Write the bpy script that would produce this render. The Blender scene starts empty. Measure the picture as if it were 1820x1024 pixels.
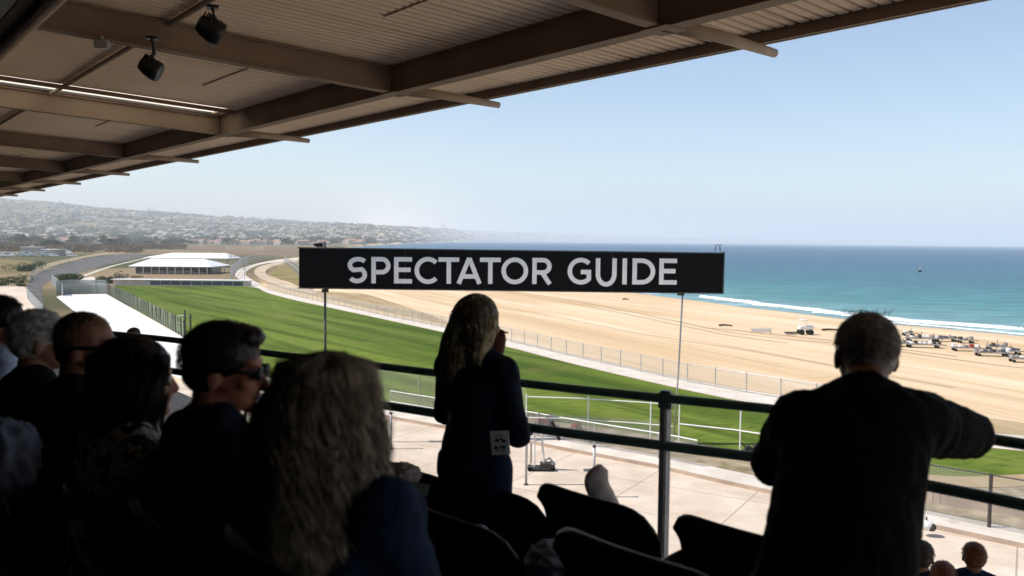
import bpy, bmesh, math, random
from mathutils import Vector, Matrix, noise, Euler
random.seed(7)
R = math.radians
scn = bpy.context.scene
COL = scn.collection
F = 1500.0; W0, H0 = 1820, 1024
CAM = Vector((0, 0, 10))

# ------------------------------------------------------------------ camera
cd = bpy.data.cameras.new('camera'); cam = bpy.data.objects.new('camera', cd); COL.objects.link(cam)
cd.sensor_width = 36; cd.lens = 36 * F / W0; cd.clip_start = 0.05; cd.clip_end = 80000
PITCH = math.atan(84 / F); ROLL = R(0.54)
rot = Euler((R(90) - PITCH, 0, 0)).to_matrix() @ Matrix.Rotation(ROLL, 3, 'Z')
cam.matrix_world = Matrix.Translation(CAM) @ rot.to_4x4()
scn.camera = cam
cd.dof.use_dof = True; cd.dof.focus_distance = 11.0; cd.dof.aperture_fstop = 3.0

def ray(px, py):
    return rot @ Vector(((px - W0 / 2) / F, -(py - H0 / 2) / F, -1.0))
def P(px, py, z=0.0):
    d = ray(px, py); t = (z - 10) / d.z
    return CAM + d * t
def D(px, py, depth):
    d = ray(px, py)
    return CAM + d * (depth / d.y)

# ------------------------------------------------------------------ materials
def mapped(nt, stretch=None):
    """object coordinates; stretch = (direction of the streaks, scale along it, scale across it)"""
    tc = nt.nodes.new('ShaderNodeTexCoord'); mp = nt.nodes.new('ShaderNodeMapping'); nt.links.new(tc.outputs['Object'], mp.inputs[0])
    if not stretch: return mp
    mp.inputs['Rotation'].default_value = (0, 0, -stretch[0]); m2 = nt.nodes.new('ShaderNodeMapping'); m2.inputs['Scale'].default_value = (stretch[1], stretch[2], 1)
    nt.links.new(mp.outputs[0], m2.inputs[0]); return m2
def mat(name, col, rough=.8, spec=.3, metal=0, var=.0, vscale=5, bump=0, bscale=30, col2=None, stretch=None, detail=4, lo=.35, hi=.65):
    m = bpy.data.materials.new(name); m.use_nodes = True
    nt = m.node_tree; b = nt.nodes['Principled BSDF']
    b.inputs['Base Color'].default_value = (*col, 1); b.inputs['Roughness'].default_value = rough
    b.inputs['Specular IOR Level'].default_value = spec; b.inputs['Metallic'].default_value = metal
    mp = mapped(nt, stretch)
    if var or col2:
        n = nt.nodes.new('ShaderNodeTexNoise'); n.inputs['Scale'].default_value = vscale; n.inputs['Detail'].default_value = detail
        nt.links.new(mp.outputs[0], n.inputs[0])
        cr = nt.nodes.new('ShaderNodeValToRGB'); nt.links.new(n.outputs['Fac'], cr.inputs[0])
        c2 = col2 or tuple(min(1, c * (1 + var)) for c in col)
        c1 = col if col2 else tuple(c * (1 - var) for c in col)
        cr.color_ramp.elements[0].position = lo; cr.color_ramp.elements[1].position = hi
        cr.color_ramp.elements[0].color = (*c1, 1); cr.color_ramp.elements[1].color = (*c2, 1)
        nt.links.new(cr.outputs[0], b.inputs['Base Color'])
    if bump:
        n2 = nt.nodes.new('ShaderNodeTexNoise'); n2.inputs['Scale'].default_value = bscale; n2.inputs['Detail'].default_value = 5
        nt.links.new(mp.outputs[0], n2.inputs[0])
        bp = nt.nodes.new('ShaderNodeBump'); bp.inputs['Strength'].default_value = bump; bp.inputs['Distance'].default_value = .05
        nt.links.new(n2.outputs['Fac'], bp.inputs['Height']); nt.links.new(bp.outputs[0], b.inputs['Normal'])
    return m

def overlay_noise(m, col, scale, lo, hi, stretch=None, fac=1.0, detail=3):
    """mix another colour over the present base colour by a noise mask (world-placed pattern)"""
    nt = m.node_tree; b = nt.nodes['Principled BSDF']
    mp = mapped(nt, stretch)
    n = nt.nodes.new('ShaderNodeTexNoise'); n.inputs['Scale'].default_value = scale; n.inputs['Detail'].default_value = detail
    nt.links.new(mp.outputs[0], n.inputs[0])
    mr = nt.nodes.new('ShaderNodeMapRange'); mr.inputs['From Min'].default_value = lo; mr.inputs['From Max'].default_value = hi
    mr.inputs['To Max'].default_value = fac; nt.links.new(n.outputs['Fac'], mr.inputs[0])
    mx = nt.nodes.new('ShaderNodeMix'); mx.data_type = 'RGBA'
    nt.links.new(mr.outputs[0], mx.inputs[0])
    if b.inputs['Base Color'].links: nt.links.new(b.inputs['Base Color'].links[0].from_socket, mx.inputs[6])
    else: mx.inputs[6].default_value = b.inputs['Base Color'].default_value
    mx.inputs[7].default_value = (*col, 1)
    nt.links.new(mx.outputs[2], b.inputs['Base Color'])
    return mx

TK = math.radians(-66); MOW = math.radians(-53)   # heading of the race track / mowing direction
M = {}
M['turf'] = mat('turf', (.080, .122, .016), 1, .05, col2=(.145, .192, .030), vscale=.07, bump=.25, bscale=6, stretch=(MOW, .3, 1.6), lo=.42, hi=.58)
overlay_noise(M['turf'], (.16, .19, .045), .30, .52, .62, stretch=(MOW, .04, 1), fac=.55)
overlay_noise(M['turf'], (.045, .075, .010), .45, .5, .62, stretch=(MOW, .05, 1), fac=.7)
overlay_noise(M['turf'], (.21, .24, .08), 1.0, .66, .72, stretch=(MOW, .015, 1.3), fac=.6)
overlay_noise(M['turf'], (.038, .062, .008), 1.8, .45, .75, stretch=(.2, .5, 1.4), fac=.7, detail=8)
overlay_noise(M['turf'], (.17, .15, .05), .12, .60, .72, fac=.5, detail=8)
M['sand'] = mat('sand', (.60, .42, .23), 1, .05, col2=(.72, .56, .37), vscale=.09, stretch=(TK, .12, 1), detail=6, bump=.3, bscale=3)
overlay_noise(M['sand'], (.48, .31, .15), .35, .52, .78, stretch=(TK, .05, 1.3), fac=.75, detail=6)
overlay_noise(M['sand'], (.78, .64, .46), .5, .55, .8, stretch=(TK, .08, 1), fac=.7)
M['dirt'] = mat('dirt', (.30, .21, .11), 1, .05, col2=(.44, .34, .21), vscale=.4, stretch=(TK, .2, 1), detail=6)
M['track'] = mat('tyre_tracks', (.30, .20, .12), 1, .05, var=.25, vscale=2)
M['pale'] = mat('pale_paving', (.54, .48, .41), .9, .15, col2=(.66, .59, .52), vscale=.7, bump=.05)
overlay_noise(M['pale'], (.36, .30, .24), 1.3, .6, .72, fac=.5, detail=8)
M['gravel'] = mat('gravel', (.22, .17, .105), 1, .05, col2=(.40, .325, .23), vscale=1.4, bump=.6, bscale=9, detail=8)
overlay_noise(M['gravel'], (.16, .15, .07), .8, .5, .62, fac=.7, detail=6)
M['conc'] = mat('apron_concrete', (.54, .43, .335), .85, .2, col2=(.68, .57, .465), vscale=.5, bump=.08, bscale=12, detail=8)
overlay_noise(M['conc'], (.42, .33, .26), 1.1, .55, .8, stretch=(-.6, .2, 1), fac=.45, detail=8)
M['kerbface'] = mat('kerb_concrete', (.42, .33, .26), .9, .2, var=.15, vscale=1)
M['white_roof'] = mat('white_roof', (.80, .79, .77), .6, .3, var=.06, vscale=.5)
M['road'] = mat('asphalt', (.075, .072, .07), .9, .2, col2=(.14, .13, .12), vscale=.25, detail=6)
M['metal'] = mat('galvanised', (.45, .45, .45), .5, .5, .4, var=.1)
M['dkmetal'] = mat('dark_metal', (.06, .055, .05), .6, .4, .2, var=.2)
M['whitep'] = mat('white_paint', (.78, .77, .75), .5, .4, var=.05)
M['rail'] = mat('rail_paint', (.10, .21, .185), .35, .5, var=.2, vscale=8, bump=.03)
M['postp'] = mat('post_paint', (.62, .63, .66), .5, .4, var=.12, vscale=6)
M['brown'] = mat('canopy_steel', (.20, .14, .095), .7, .3, col2=(.27, .195, .135), vscale=1.2)
M['tube'] = mat('canopy_tube', (.34, .26, .19), .6, .3, var=.15, vscale=3)
M['deck'] = mat('roof_deck', (.80, .63, .46), .75, .25, col2=(.92, .75, .57), vscale=.35, detail=8, stretch=(.69, 1, 1))
M['trough'] = mat('trough_shade', (.16, .115, .08), .9, .1, col2=(.32, .24, .165), vscale=.8, detail=8)  # dark tone painted in for the shade inside the roof ribs
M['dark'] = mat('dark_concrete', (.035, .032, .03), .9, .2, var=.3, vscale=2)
M['black'] = mat('sign_black', (.004, .004, .0045), .8, .05, var=.2)
M['letter'] = mat('letter_white', (.88, .86, .82), .6, .3, var=.03)
M['plastic'] = mat('seat_plastic', (.010, .011, .014), .32, .5, var=.3, vscale=9)
M['lampb'] = mat('lamp_black', (.012, .012, .013), .4, .5, var=.3)
M['glass'] = mat('lamp_glass', (.02, .022, .02), .4, .1)
M['hedge'] = mat('hedge_leaf', (.035, .06, .02), 1, .1, col2=(.075, .11, .035), vscale=.8)
M['scrub'] = mat('scrub_leaf', (.12, .10, .065), 1, .05, col2=(.22, .17, .115), vscale=.1)
M['leaf'] = mat('tree_leaf', (.030, .052, .024), 1, .1, col2=(.07, .095, .045), vscale=.15)
M['leaf2'] = mat('olive_leaf', (.055, .065, .03), 1, .1, col2=(.10, .11, .06), vscale=.15)
M['bark'] = mat('bark', (.10, .07, .05), .9, .1, var=.3)
M['hwall'] = mat('house_wall', (.40, .37, .34), .8, .2, var=.15, vscale=.02)
M['hwall2'] = mat('house_wall_cream', (.34, .30, .26), .8, .2, var=.2, vscale=.02)
M['hroof'] = mat('house_roof', (.26, .13, .09), .8, .2, col2=(.40, .30, .24), vscale=.02)
M['hroof2'] = mat('house_roof_pale', (.30, .27, .25), .7, .3, var=.15, vscale=.02)
M['bluepanel'] = mat('blue_panel', (.07, .09, .13), .5, .4, var=.2, vscale=.4)
M['shadeglass'] = mat('dark_glazing', (.05, .055, .06), .3, .5, var=.4, vscale=.4)
M['skin'] = mat('skin', (.30, .14, .09), .5, .35, var=.12, vscale=20, bump=.05, bscale=200)
M['skin2'] = mat('skin_ruddy', (.34, .13, .085), .5, .35, var=.12, vscale=20, bump=.05, bscale=200)
M['hair_dark'] = mat('hair_dark', (.008, .006, .005), .5, .4, var=.3, vscale=30)
M['hair_brown'] = mat('hair_brown', (.06, .038, .022), .5, .4, var=.4, vscale=25)
M['hair_blonde'] = mat('hair_blonde', (.80, .62, .38), .45, .4, var=.5, vscale=30)
M['hair_curl'] = mat('hair_ash_blonde', (.10, .08, .056), .5, .4, var=.5, vscale=30)
M['hair_curl_lit'] = mat('hair_rim_lit', (.46, .40, .31), .45, .4, var=.4, vscale=30)  # lighter tone paints the rim light on the right side of the curls
M['hair_grey'] = mat('hair_grey', (.50, .49, .48), .5, .4, var=.4, vscale=40)
M['hair_red'] = mat('hair_auburn', (.18, .06, .02), .5, .4, var=.3, vscale=30)
M['navy'] = mat('navy_cloth', (.008, .012, .030), .85, .15, var=.3, vscale=14, bump=.2, bscale=60)
M['blackc'] = mat('black_cloth', (.006, .006, .007), .9, .1, var=.3, vscale=14, bump=.2, bscale=60)
M['bluec'] = mat('blue_cloth', (.012, .026, .065), .85, .15, var=.3, vscale=14, bump=.2, bscale=60)
M['grid'] = mat('striped_shirt', (.014, .015, .022), .85, .15, col2=(.05, .055, .07), vscale=14, stretch=(0, .3, .3), bump=.1, lo=.48, hi=.56)
M['lace'] = mat('knit_top', (.02, .018, .016), .9, .1, col2=(.60, .56, .52), vscale=30, detail=2, bump=.6, bscale=60, lo=.46, hi=.54)
M['denim'] = mat('denim', (.010, .018, .045), .9, .15, var=.3, vscale=20, bump=.2, bscale=90)
M['lens'] = mat('sunglass_lens', (.003, .003, .004), .45, .15)
M['paleb'] = mat('pale_blue_cloth', (.34, .42, .60), .8, .2, var=.25, vscale=9, bump=.3, bscale=12)
M['palep'] = mat('pale_cloth', (.40, .36, .36), .8, .2, var=.2, vscale=9, bump=.3, bscale=12)
M['palecover'] = mat('pale_jacket', (.80, .72, .72), .8, .2, var=.08, vscale=9, bump=.2, bscale=10)
M['greenp'] = mat('green_paper', (.10, .17, .15), .7, .3, var=.2, vscale=9)
M['red'] = mat('red_paint', (.35, .02, .02), .4, .5, var=.2)
M['cratew'] = mat('crate_grey', (.30, .28, .26), .7, .3, var=.4, vscale=2)
M['rubber'] = mat('rubber', (.02, .02, .02), .8, .3, var=.2)
M['eye'] = mat('eye_white', (.5, .5, .48), .3, .5)
M['foam'] = mat('foam', (.85, .87, .87), .7, .3, var=.06, vscale=2)
M['wood'] = mat('driftwood', (.07, .05, .035), .9, .1, var=.3)
M['tag'] = mat('paper', (.80, .84, .90), .8, .2, var=.08, vscale=20)
M['ink'] = mat('ink', (.01, .012, .02), .7, .2)

# concrete joints on the apron
def add_joints(m, size, heading, col, fac=.6):
    nt = m.node_tree; b = nt.nodes['Principled BSDF']
    tc = nt.nodes.new('ShaderNodeTexCoord'); mp = nt.nodes.new('ShaderNodeMapping'); nt.links.new(tc.outputs['Object'], mp.inputs[0])
    mp.inputs['Rotation'].default_value = (0, 0, heading)
    bk = nt.nodes.new('ShaderNodeTexBrick'); bk.inputs['Scale'].default_value = 1; bk.inputs['Mortar Size'].default_value = .03
    bk.inputs['Brick Width'].default_value = size; bk.inputs['Row Height'].default_value = size * .8; bk.offset = 0.0
    bk.inputs['Color1'].default_value = (0, 0, 0, 1); bk.inputs['Color2'].default_value = (.12, .12, .12, 1); bk.inputs['Mortar'].default_value = (1, 1, 1, 1)
    nt.links.new(mp.outputs[0], bk.inputs[0])
    ml = nt.nodes.new('ShaderNodeMath'); ml.operation = 'MULTIPLY'; ml.inputs[1].default_value = fac; nt.links.new(bk.outputs['Color'], ml.inputs[0])
    mx = nt.nodes.new('ShaderNodeMix'); mx.data_type = 'RGBA'; nt.links.new(ml.outputs[0], mx.inputs[0])
    nt.links.new(b.inputs['Base Color'].links[0].from_socket, mx.inputs[6]); mx.inputs[7].default_value = (*col, 1)
    nt.links.new(mx.outputs[2], b.inputs['Base Color'])
overlay_noise(M['conc'], (.30, .235, .18), .35, .60, .70, fac=.35, detail=10)
overlay_noise(M['conc'], (.25, .20, .16), 7, .66, .70, fac=.5, detail=3)
add_joints(M['conc'], 4.5, .55, (.20, .15, .11))

def mesh_mat(name, col, scale, thick, col_only=False):
    """woven wire / netting: real alpha holes, pattern in the panel's own UV metres"""
    m = bpy.data.materials.new(name); m.use_nodes = True; nt = m.node_tree; b = nt.nodes['Principled BSDF']
    b.inputs['Base Color'].default_value = (*col, 1); b.inputs['Roughness'].default_value = .6
    uv = nt.nodes.new('ShaderNodeUVMap'); sp = nt.nodes.new('ShaderNodeSeparateXYZ'); nt.links.new(uv.outputs[0], sp.inputs[0])
    outs = []
    for ax in ('A', 'B'):
        a = nt.nodes.new('ShaderNodeMath'); a.operation = 'ADD' if ax == 'A' else 'SUBTRACT'
        nt.links.new(sp.outputs[0], a.inputs[0]); nt.links.new(sp.outputs[1], a.inputs[1])
        s = nt.nodes.new('ShaderNodeMath'); s.operation = 'MULTIPLY'; s.inputs[1].default_value = scale; nt.links.new(a.outputs[0], s.inputs[0])
        f = nt.nodes.new('ShaderNodeMath'); f.operation = 'FRACT'; nt.links.new(s.outputs[0], f.inputs[0])
        l = nt.nodes.new('ShaderNodeMath'); l.operation = 'LESS_THAN'; l.inputs[1].default_value = thick; nt.links.new(f.outputs[0], l.inputs[0])
        outs.append(l)
    mx = nt.nodes.new('ShaderNodeMath'); mx.operation = 'MAXIMUM'; nt.links.new(outs[0].outputs[0], mx.inputs[0]); nt.links.new(outs[1].outputs[0], mx.inputs[1])
    nt.links.new(mx.outputs[0], b.inputs['Alpha'])
    return m
M['chain'] = mesh_mat('chain_link', (.34, .33, .31), 9, .15)
M['net'] = mesh_mat('fine_net', (.55, .58, .52), 12, .09)
M['screen'] = mesh_mat('shade_screen', (.34, .38, .36), 6, .55)

# ------------------------------------------------------------------ mesh helpers
def link(name, bm, m, parent=None, smooth=False):
    me = bpy.data.meshes.new(name)
    bm.normal_update(); bm.to_mesh(me); bm.free()
    for mm in (m if isinstance(m, (list, tuple)) else [m]): me.materials.append(mm)
    if smooth:
        me.polygons.foreach_set('use_smooth', [True] * len(me.polygons))
    o = bpy.data.objects.new(name, me); COL.objects.link(o)
    if parent: o.parent = parent
    return o
def tag(o, label, cat, group=None, kind=None):
    o['label'] = label; o['category'] = cat
    if group: o['group'] = group
    if kind: o['kind'] = kind
    return o
def struct(name, bm, m, smooth=False):
    o = link(name, bm, m, smooth=smooth); o['kind'] = 'structure'; return o
def empty(name, loc, label, cat, group=None, rz=0):
    o = bpy.data.objects.new(name, None); COL.objects.link(o); o.location = loc; o.rotation_euler = (0, 0, rz)
    return tag(o, label, cat, group)
def copy_tree(o, parent=None):
    c = o.copy(); COL.objects.link(c)
    if parent is not None: c.parent = parent
    for ch in list(o.children): copy_tree(ch, c)
    return c
def box(bm, c, s, rz=0, rx=0, ry=0, bev=0):
    r = bmesh.ops.create_cube(bm, size=1); vs = r['verts']
    mt = Matrix.Translation(Vector(c)) @ Euler((rx, ry, rz)).to_matrix().to_4x4() @ Matrix.Diagonal((*s, 1))
    bmesh.ops.transform(bm, matrix=mt, verts=vs)
    if bev:
        es = list({e for v in vs for e in v.link_edges})
        bmesh.ops.bevel(bm, geom=es, offset=bev, segments=2, affect='EDGES')
def frame_of(d, up=Vector((0, 0, 1))):
    d = d.normalized(); s = d.cross(up)
    if s.length < 1e-4: s = d.cross(Vector((1, 0, 0)))
    s.normalize(); u = s.cross(d).normalized()
    return s, u
def tube(bm, pts, r, n=8, r1=None, cap=True):
    pts = [Vector(p) for p in pts]; rings = []
    for i, p in enumerate(pts):
        d = (pts[min(i + 1, len(pts) - 1)] - pts[max(i - 1, 0)])
        s, u = frame_of(d)
        rr = r if r1 is None else r + (r1 - r) * i / (len(pts) - 1)
        rings.append([bm.verts.new(p + s * rr * math.cos(2 * math.pi * k / n) + u * rr * math.sin(2 * math.pi * k / n)) for k in range(n)])
    for a, b in zip(rings, rings[1:]):
        for k in range(n): bm.faces.new((a[k], a[(k + 1) % n], b[(k + 1) % n], b[k]))
    if cap: bm.faces.new(rings[0][::-1]); bm.faces.new(rings[-1])
def beam(bm, a, b, prof):
    """sweep a closed profile [(side, up)...] from a to b, level"""
    a, b = Vector(a), Vector(b); s, u = frame_of(b - a)
    A = [bm.verts.new(a + s * x + u * y) for x, y in prof]; B = [bm.verts.new(b + s * x + u * y) for x, y in prof]
    n = len(prof)
    for k in range(n): bm.faces.new((A[k], A[(k + 1) % n], B[(k + 1) % n], B[k]))
    bm.faces.new(A[::-1]); bm.faces.new(B)
def rect(w, h, y0=0): return [(-w / 2, y0), (w / 2, y0), (w / 2, y0 + h), (-w / 2, y0 + h)]
def ibeam(w, h, t=.02, web=.03):
    return [(-w/2, 0), (w/2, 0), (w/2, t), (web/2, t), (web/2, h-t), (w/2, h-t), (w/2, h), (-w/2, h), (-w/2, h-t), (-web/2, h-t), (-web/2, t), (-w/2, t)]
def smooth_line(pts, n=6):
    pts = [Vector(p) for p in pts]; out = []
    for i in range(len(pts) - 1):
        p0 = pts[max(i - 1, 0)]; p1 = pts[i]; p2 = pts[i + 1]; p3 = pts[min(i + 2, len(pts) - 1)]
        for k in range(n):
            t = k / n
            out.append(.5 * ((2 * p1) + (p2 - p0) * t + (2 * p0 - 5 * p1 + 4 * p2 - p3) * t * t + (3 * p1 - p0 - 3 * p2 + p3) * t ** 3))
    out.append(pts[-1]); return out
def pxline(pp, z=0, n=6): return smooth_line([P(x, y, z) for x, y in pp], n)
def poly(pts, z, bm=None, skirt=0):
    bm = bm or bmesh.new()
    vs = []
    for p in pts:
        v = Vector(p); v.z = z
        if not vs or (vs[-1].co - v).length > 1e-3: vs.append(bm.verts.new(v))
    f = bm.faces.new(vs); f.normal_update()
    if f.normal.z < 0: f.normal_flip()
    bmesh.ops.triangulate(bm, faces=[f], ngon_method='EAR_CLIP')
    return bm
def ribbon(bm, a, b, z=0):
    A = [bm.verts.new((p[0], p[1], z)) for p in a]; B = [bm.verts.new((p[0], p[1], z)) for p in b]
    for i in range(len(A) - 1):
        bm.faces.new((A[i], A[i + 1], B[i + 1], B[i]))
def offset(line, d):
    out = []
    for i, p in enumerate(line):
        t = (line[min(i + 1, len(line) - 1)] - line[max(i - 1, 0)]); t.z = 0; t.normalize()
        out.append(p + Vector((-t.y, t.x, 0)) * d)
    return out
def interp(tab, x):
    if x <= tab[0][0]: return tab[0][1]
    for (a, ya), (b, yb) in zip(tab, tab[1:]):
        if x <= b: return ya + (yb - ya) * (x - a) / (b - a)
    return tab[-1][1]
def sstep(t): t = max(0, min(1, t)); return t * t * (3 - 2 * t)

# ------------------------------------------------------------------ world, sun, haze
SUN_AZ, SUN_EL = -93, 50
w = bpy.data.worlds.new('World'); scn.world = w; w.use_nodes = True
nt = w.node_tree; bg = nt.nodes['Background']; sky = nt.nodes.new('ShaderNodeTexSky'); sky.sky_type = 'NISHITA'; sky.sun_disc = False
sky.sun_elevation = R(SUN_EL); sky.sun_rotation = R(SUN_AZ); sky.air_density = 1.0; sky.dust_density = .6; sky.ozone_density = 1.6
nt.links.new(sky.outputs[0], bg.inputs[0]); bg.inputs[1].default_value = .115
sl = bpy.data.lights.new('sun', 'SUN'); sl.energy = 4.2; sl.angle = R(.5); sl.color = (1, .95, .87)
so = bpy.data.objects.new('sun', sl); COL.objects.link(so)
sd = Vector((math.sin(R(SUN_AZ)) * math.cos(R(SUN_EL)), math.cos(R(SUN_AZ)) * math.cos(R(SUN_EL)), math.sin(R(SUN_EL))))
so.rotation_euler = sd.to_track_quat('Z', 'Y').to_euler()
scn.view_settings.view_transform = 'Standard'; scn.view_settings.look = 'None'; scn.view_settings.gamma = 1
scn.view_settings.use_curve_mapping = False; scn.view_settings.exposure = 0.5
scn.cycles.max_bounces = 8; scn.cycles.transparent_max_bounces = 16; scn.cycles.volume_bounces = 1; scn.cycles.diffuse_bounces = 8
scn.cycles.use_denoising = True

hb = bmesh.new(); box(hb, (5000, 14000, 200), (70000, 34000, 412))
hm = bpy.data.materials.new('haze_air'); hm.use_nodes = True; hn = hm.node_tree; hn.nodes.clear()
ho = hn.nodes.new('ShaderNodeOutputMaterial'); pv = hn.nodes.new('ShaderNodeVolumePrincipled')
pv.inputs['Color'].default_value = (.90, .955, 1, 1); pv.inputs['Density'].default_value = 1.9e-4; pv.inputs['Anisotropy'].default_value = 0.0
hn.links.new(pv.outputs[0], ho.inputs['Volume'])
hz = link('haze', hb, hm); hz['kind'] = 'stuff'; tag(hz, 'pale blue sea haze hanging over bay and far hills', 'haze')

# ------------------------------------------------------------------ terrain and sea
def horiz(u): return 428 + .0095 * (u - 910)
def Yof(u, y, H): return H * F / max(.35, (y - horiz(u)))
SH = [(u, Yof(u, y, 11.2)) for u, y in [(590, 442), (620, 445), (680, 453), (760, 466), (900, 488), (1080, 515), (1180, 527.5), (1320, 546), (1490, 566), (1600, 578), (1820, 598), (2200, 640), (3000, 730)]]
SF = [(u, Yof(u, y, 11.2)) for u, y in [(590, 442), (610, 441), (640, 439), (700, 434.8), (750, 432), (860, 429.8)]] + [(1000, 9500), (1280, 11500), (1820, 15000), (3000, 18000)]
def sea_r(u):
    if u < 590: return None
    return interp(SH, u), interp(SF, u)
HT = [(-1500, 95), (-400, 80), (0, 64), (100, 58), (270, 45), (400, 35.5), (550, 28), (700, 23), (850, 18), (1000, 13.5), (1100, 11), (1280, 7.5), (1500, 5.4), (1800, 3.4), (2400, 2)]
def hill(u):
    s = sea_r(u)
    y0 = 1500 if s is None else max(1500, s[1] + 60)
    yk = max(y0 + 2600, 5200 if s is None else s[1] * 1.25)
    hk = interp(HT, u) * .95 * yk / F + 10
    return y0, yk, hk
def terr(u, Y):
    s = sea_r(u); z = 0.0
    if s:
        a, b = s; wd = max(8, min(50, .12 * a))
        if Y > a - wd: z = -1.2 * (Y - a + wd) / wd
        if Y > a: z = max(-5, -1.2 - (Y - a) * .05)
        if b - a < 200 and u < 640: z = max(z, -1.2 - .02 * (u - 590))
        if Y > b - 80: z = max(z, -5 + (Y - b + 80) / 140 * 7) if Y < b + 60 else 2.0
    y0, yk, hk = hill(u)
    if Y > y0:
        t = (Y - y0) / (yk - y0); X = (u - 910) / F * Y
        h = hk * sstep(min(1, t)) * (1 if t < 1 else max(.3, 1 - (t - 1) * .25))
        n = noise.fractal(Vector((X / 900, Y / 900, 0)), 1, 2, 4)
        n2 = noise.fractal(Vector((X / 260, Y / 260, 3)), 1, 2, 4)
        h += h * .10 * n + min(h, 60) * .07 * n2
        z = max(z, h) if s is None or Y > s[1] + 30 else z
    return z
SANDPX = [(-9000, 9999), (0, 9999)]
def sandy(u, Y):
    y = horiz(u) + 10 * F / Y      # picture row this ground point is seen on, only used to lay out where the beach begins
    bound = interp([(436, 640), (450, 560), (470, 520), (500, 470), (520, 300), (560, 200), (2000, 200)], y)
    X = (u - 910) / F * Y
    return sstep((u - bound) / 60 + .5 + .6 * noise.noise(Vector((X / 25, Y / 25, 0))))
us = [-1200 + 3600 * i / 420 for i in range(421)]
Ys = []
y = 9.0
while y < 29000:
    Ys.append(y); y *= 1.028
bm = bmesh.new(); lay = bm.verts.layers.float.new('sandy')
grid = []
for Y in Ys:
    row = []
    for u in us:
        v = bm.verts.new(((u - 910) / F * Y, Y, terr(u, Y))); v[lay] = sandy(u, Y); row.append(v)
    grid.append(row)
for j in range(len(Ys) - 1):
    for i in range(len(us) - 1): bm.faces.new((grid[j][i], grid[j][i + 1], grid[j + 1][i + 1], grid[j + 1][i]))
gm = mat('ground', (.09, .085, .045), 1, .05, col2=(.26, .19, .115), vscale=.012, detail=8, lo=.42, hi=.58)
overlay_noise(gm, (.055, .075, .03), .008, .52, .60, fac=.9, detail=8)
overlay_noise(gm, (.34, .26, .17), .02, .60, .66, fac=.8, detail=6, stretch=(.5, 1, .3))
g = gm.node_tree; bb = g.nodes['Principled BSDF']
att = g.nodes.new('ShaderNodeAttribute'); att.attribute_name = 'sandy'
old = bb.inputs['Base Color'].links[0].from_socket
# sand colours again inside the ground shader, same world pattern as the beach material
def clone_sand(nt):
    tc = nt.nodes.new('ShaderNodeTexCoord'); col = None
    def nz(scale, lo, hi, rot_, sx, sy, det):
        mp = mapped(nt, (rot_, sx, sy))
        n = nt.nodes.new('ShaderNodeTexNoise'); n.inputs['Scale'].default_value = scale; n.inputs['Detail'].default_value = det
        nt.links.new(mp.outputs[0], n.inputs[0]); mr = nt.nodes.new('ShaderNodeMapRange'); mr.inputs['From Min'].default_value = lo; mr.inputs['From Max'].default_value = hi
        nt.links.new(n.outputs['Fac'], mr.inputs[0]); return mr
    def mixc(f, a, b, k=1.0):
        mx = nt.nodes.new('ShaderNodeMix'); mx.data_type = 'RGBA'
        ml = nt.nodes.new('ShaderNodeMath'); ml.operation = 'MULTIPLY'; ml.inputs[1].default_value = k; nt.links.new(f, ml.inputs[0]); nt.links.new(ml.outputs[0], mx.inputs[0])
        if isinstance(a, tuple): mx.inputs[6].default_value = (*a, 1)
        else: nt.links.new(a, mx.inputs[6])
        mx.inputs[7].default_value = (*b, 1); return mx.outputs[2]
    c = mixc(nz(.07, .38, .62, TK, .10, 1, 6).outputs[0], (.56, .395, .235), (.68, .52, .345))
    c = mixc(nz(.5, .50, .70, TK, .03, 1.2, 8).outputs[0], c, (.45, .32, .19), .55)
    c = mixc(nz(.16, .50, .72, TK, .10, 1, 4).outputs[0], c, (.76, .62, .45), .8)
    c = mixc(nz(2.2, .58, .70, TK, .02, 1, 3).outputs[0], c, (.34, .22, .12), .55)
    c = mixc(nz(1.3, .62, .72, .4, .06, 1, 3).outputs[0], c, (.42, .29, .16), .4)
    c = mixc(nz(3.0, .60, .75, 0, 1, 1, 8).outputs[0], c, (.40, .27, .15), .4)
    return c
sc_ = clone_sand(g)
mx = g.nodes.new('ShaderNodeMix'); mx.data_type = 'RGBA'; g.links.new(att.outputs['Fac'], mx.inputs[0]); g.links.new(old, mx.inputs[6]); g.links.new(sc_, mx.inputs[7])
# wet sand just above the waterline, by height of the ground
geo = g.nodes.new('ShaderNodeNewGeometry'); sp = g.nodes.new('ShaderNodeSeparateXYZ'); g.links.new(geo.outputs['Position'], sp.inputs[0])
mr = g.nodes.new('ShaderNodeMapRange'); mr.inputs['From Min'].default_value = -.75; mr.inputs['From Max'].default_value = -1.05; g.links.new(sp.outputs[2], mr.inputs[0])
mx2 = g.nodes.new('ShaderNodeMix'); mx2.data_type = 'RGBA'; g.links.new(mr.outputs[0], mx2.inputs[0]); g.links.new(mx.outputs[2], mx2.inputs[6]); mx2.inputs[7].default_value = (.36, .27, .19, 1)
g.links.new(mx2.outputs[2], bb.inputs['Base Color'])
struct('ground', bm, gm, smooth=True)
bm = bmesh.new(); box(bm, (0, -40, -.7), (400, 130, 1.2)); struct('ground_behind_stand', bm, M['conc'])

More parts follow.
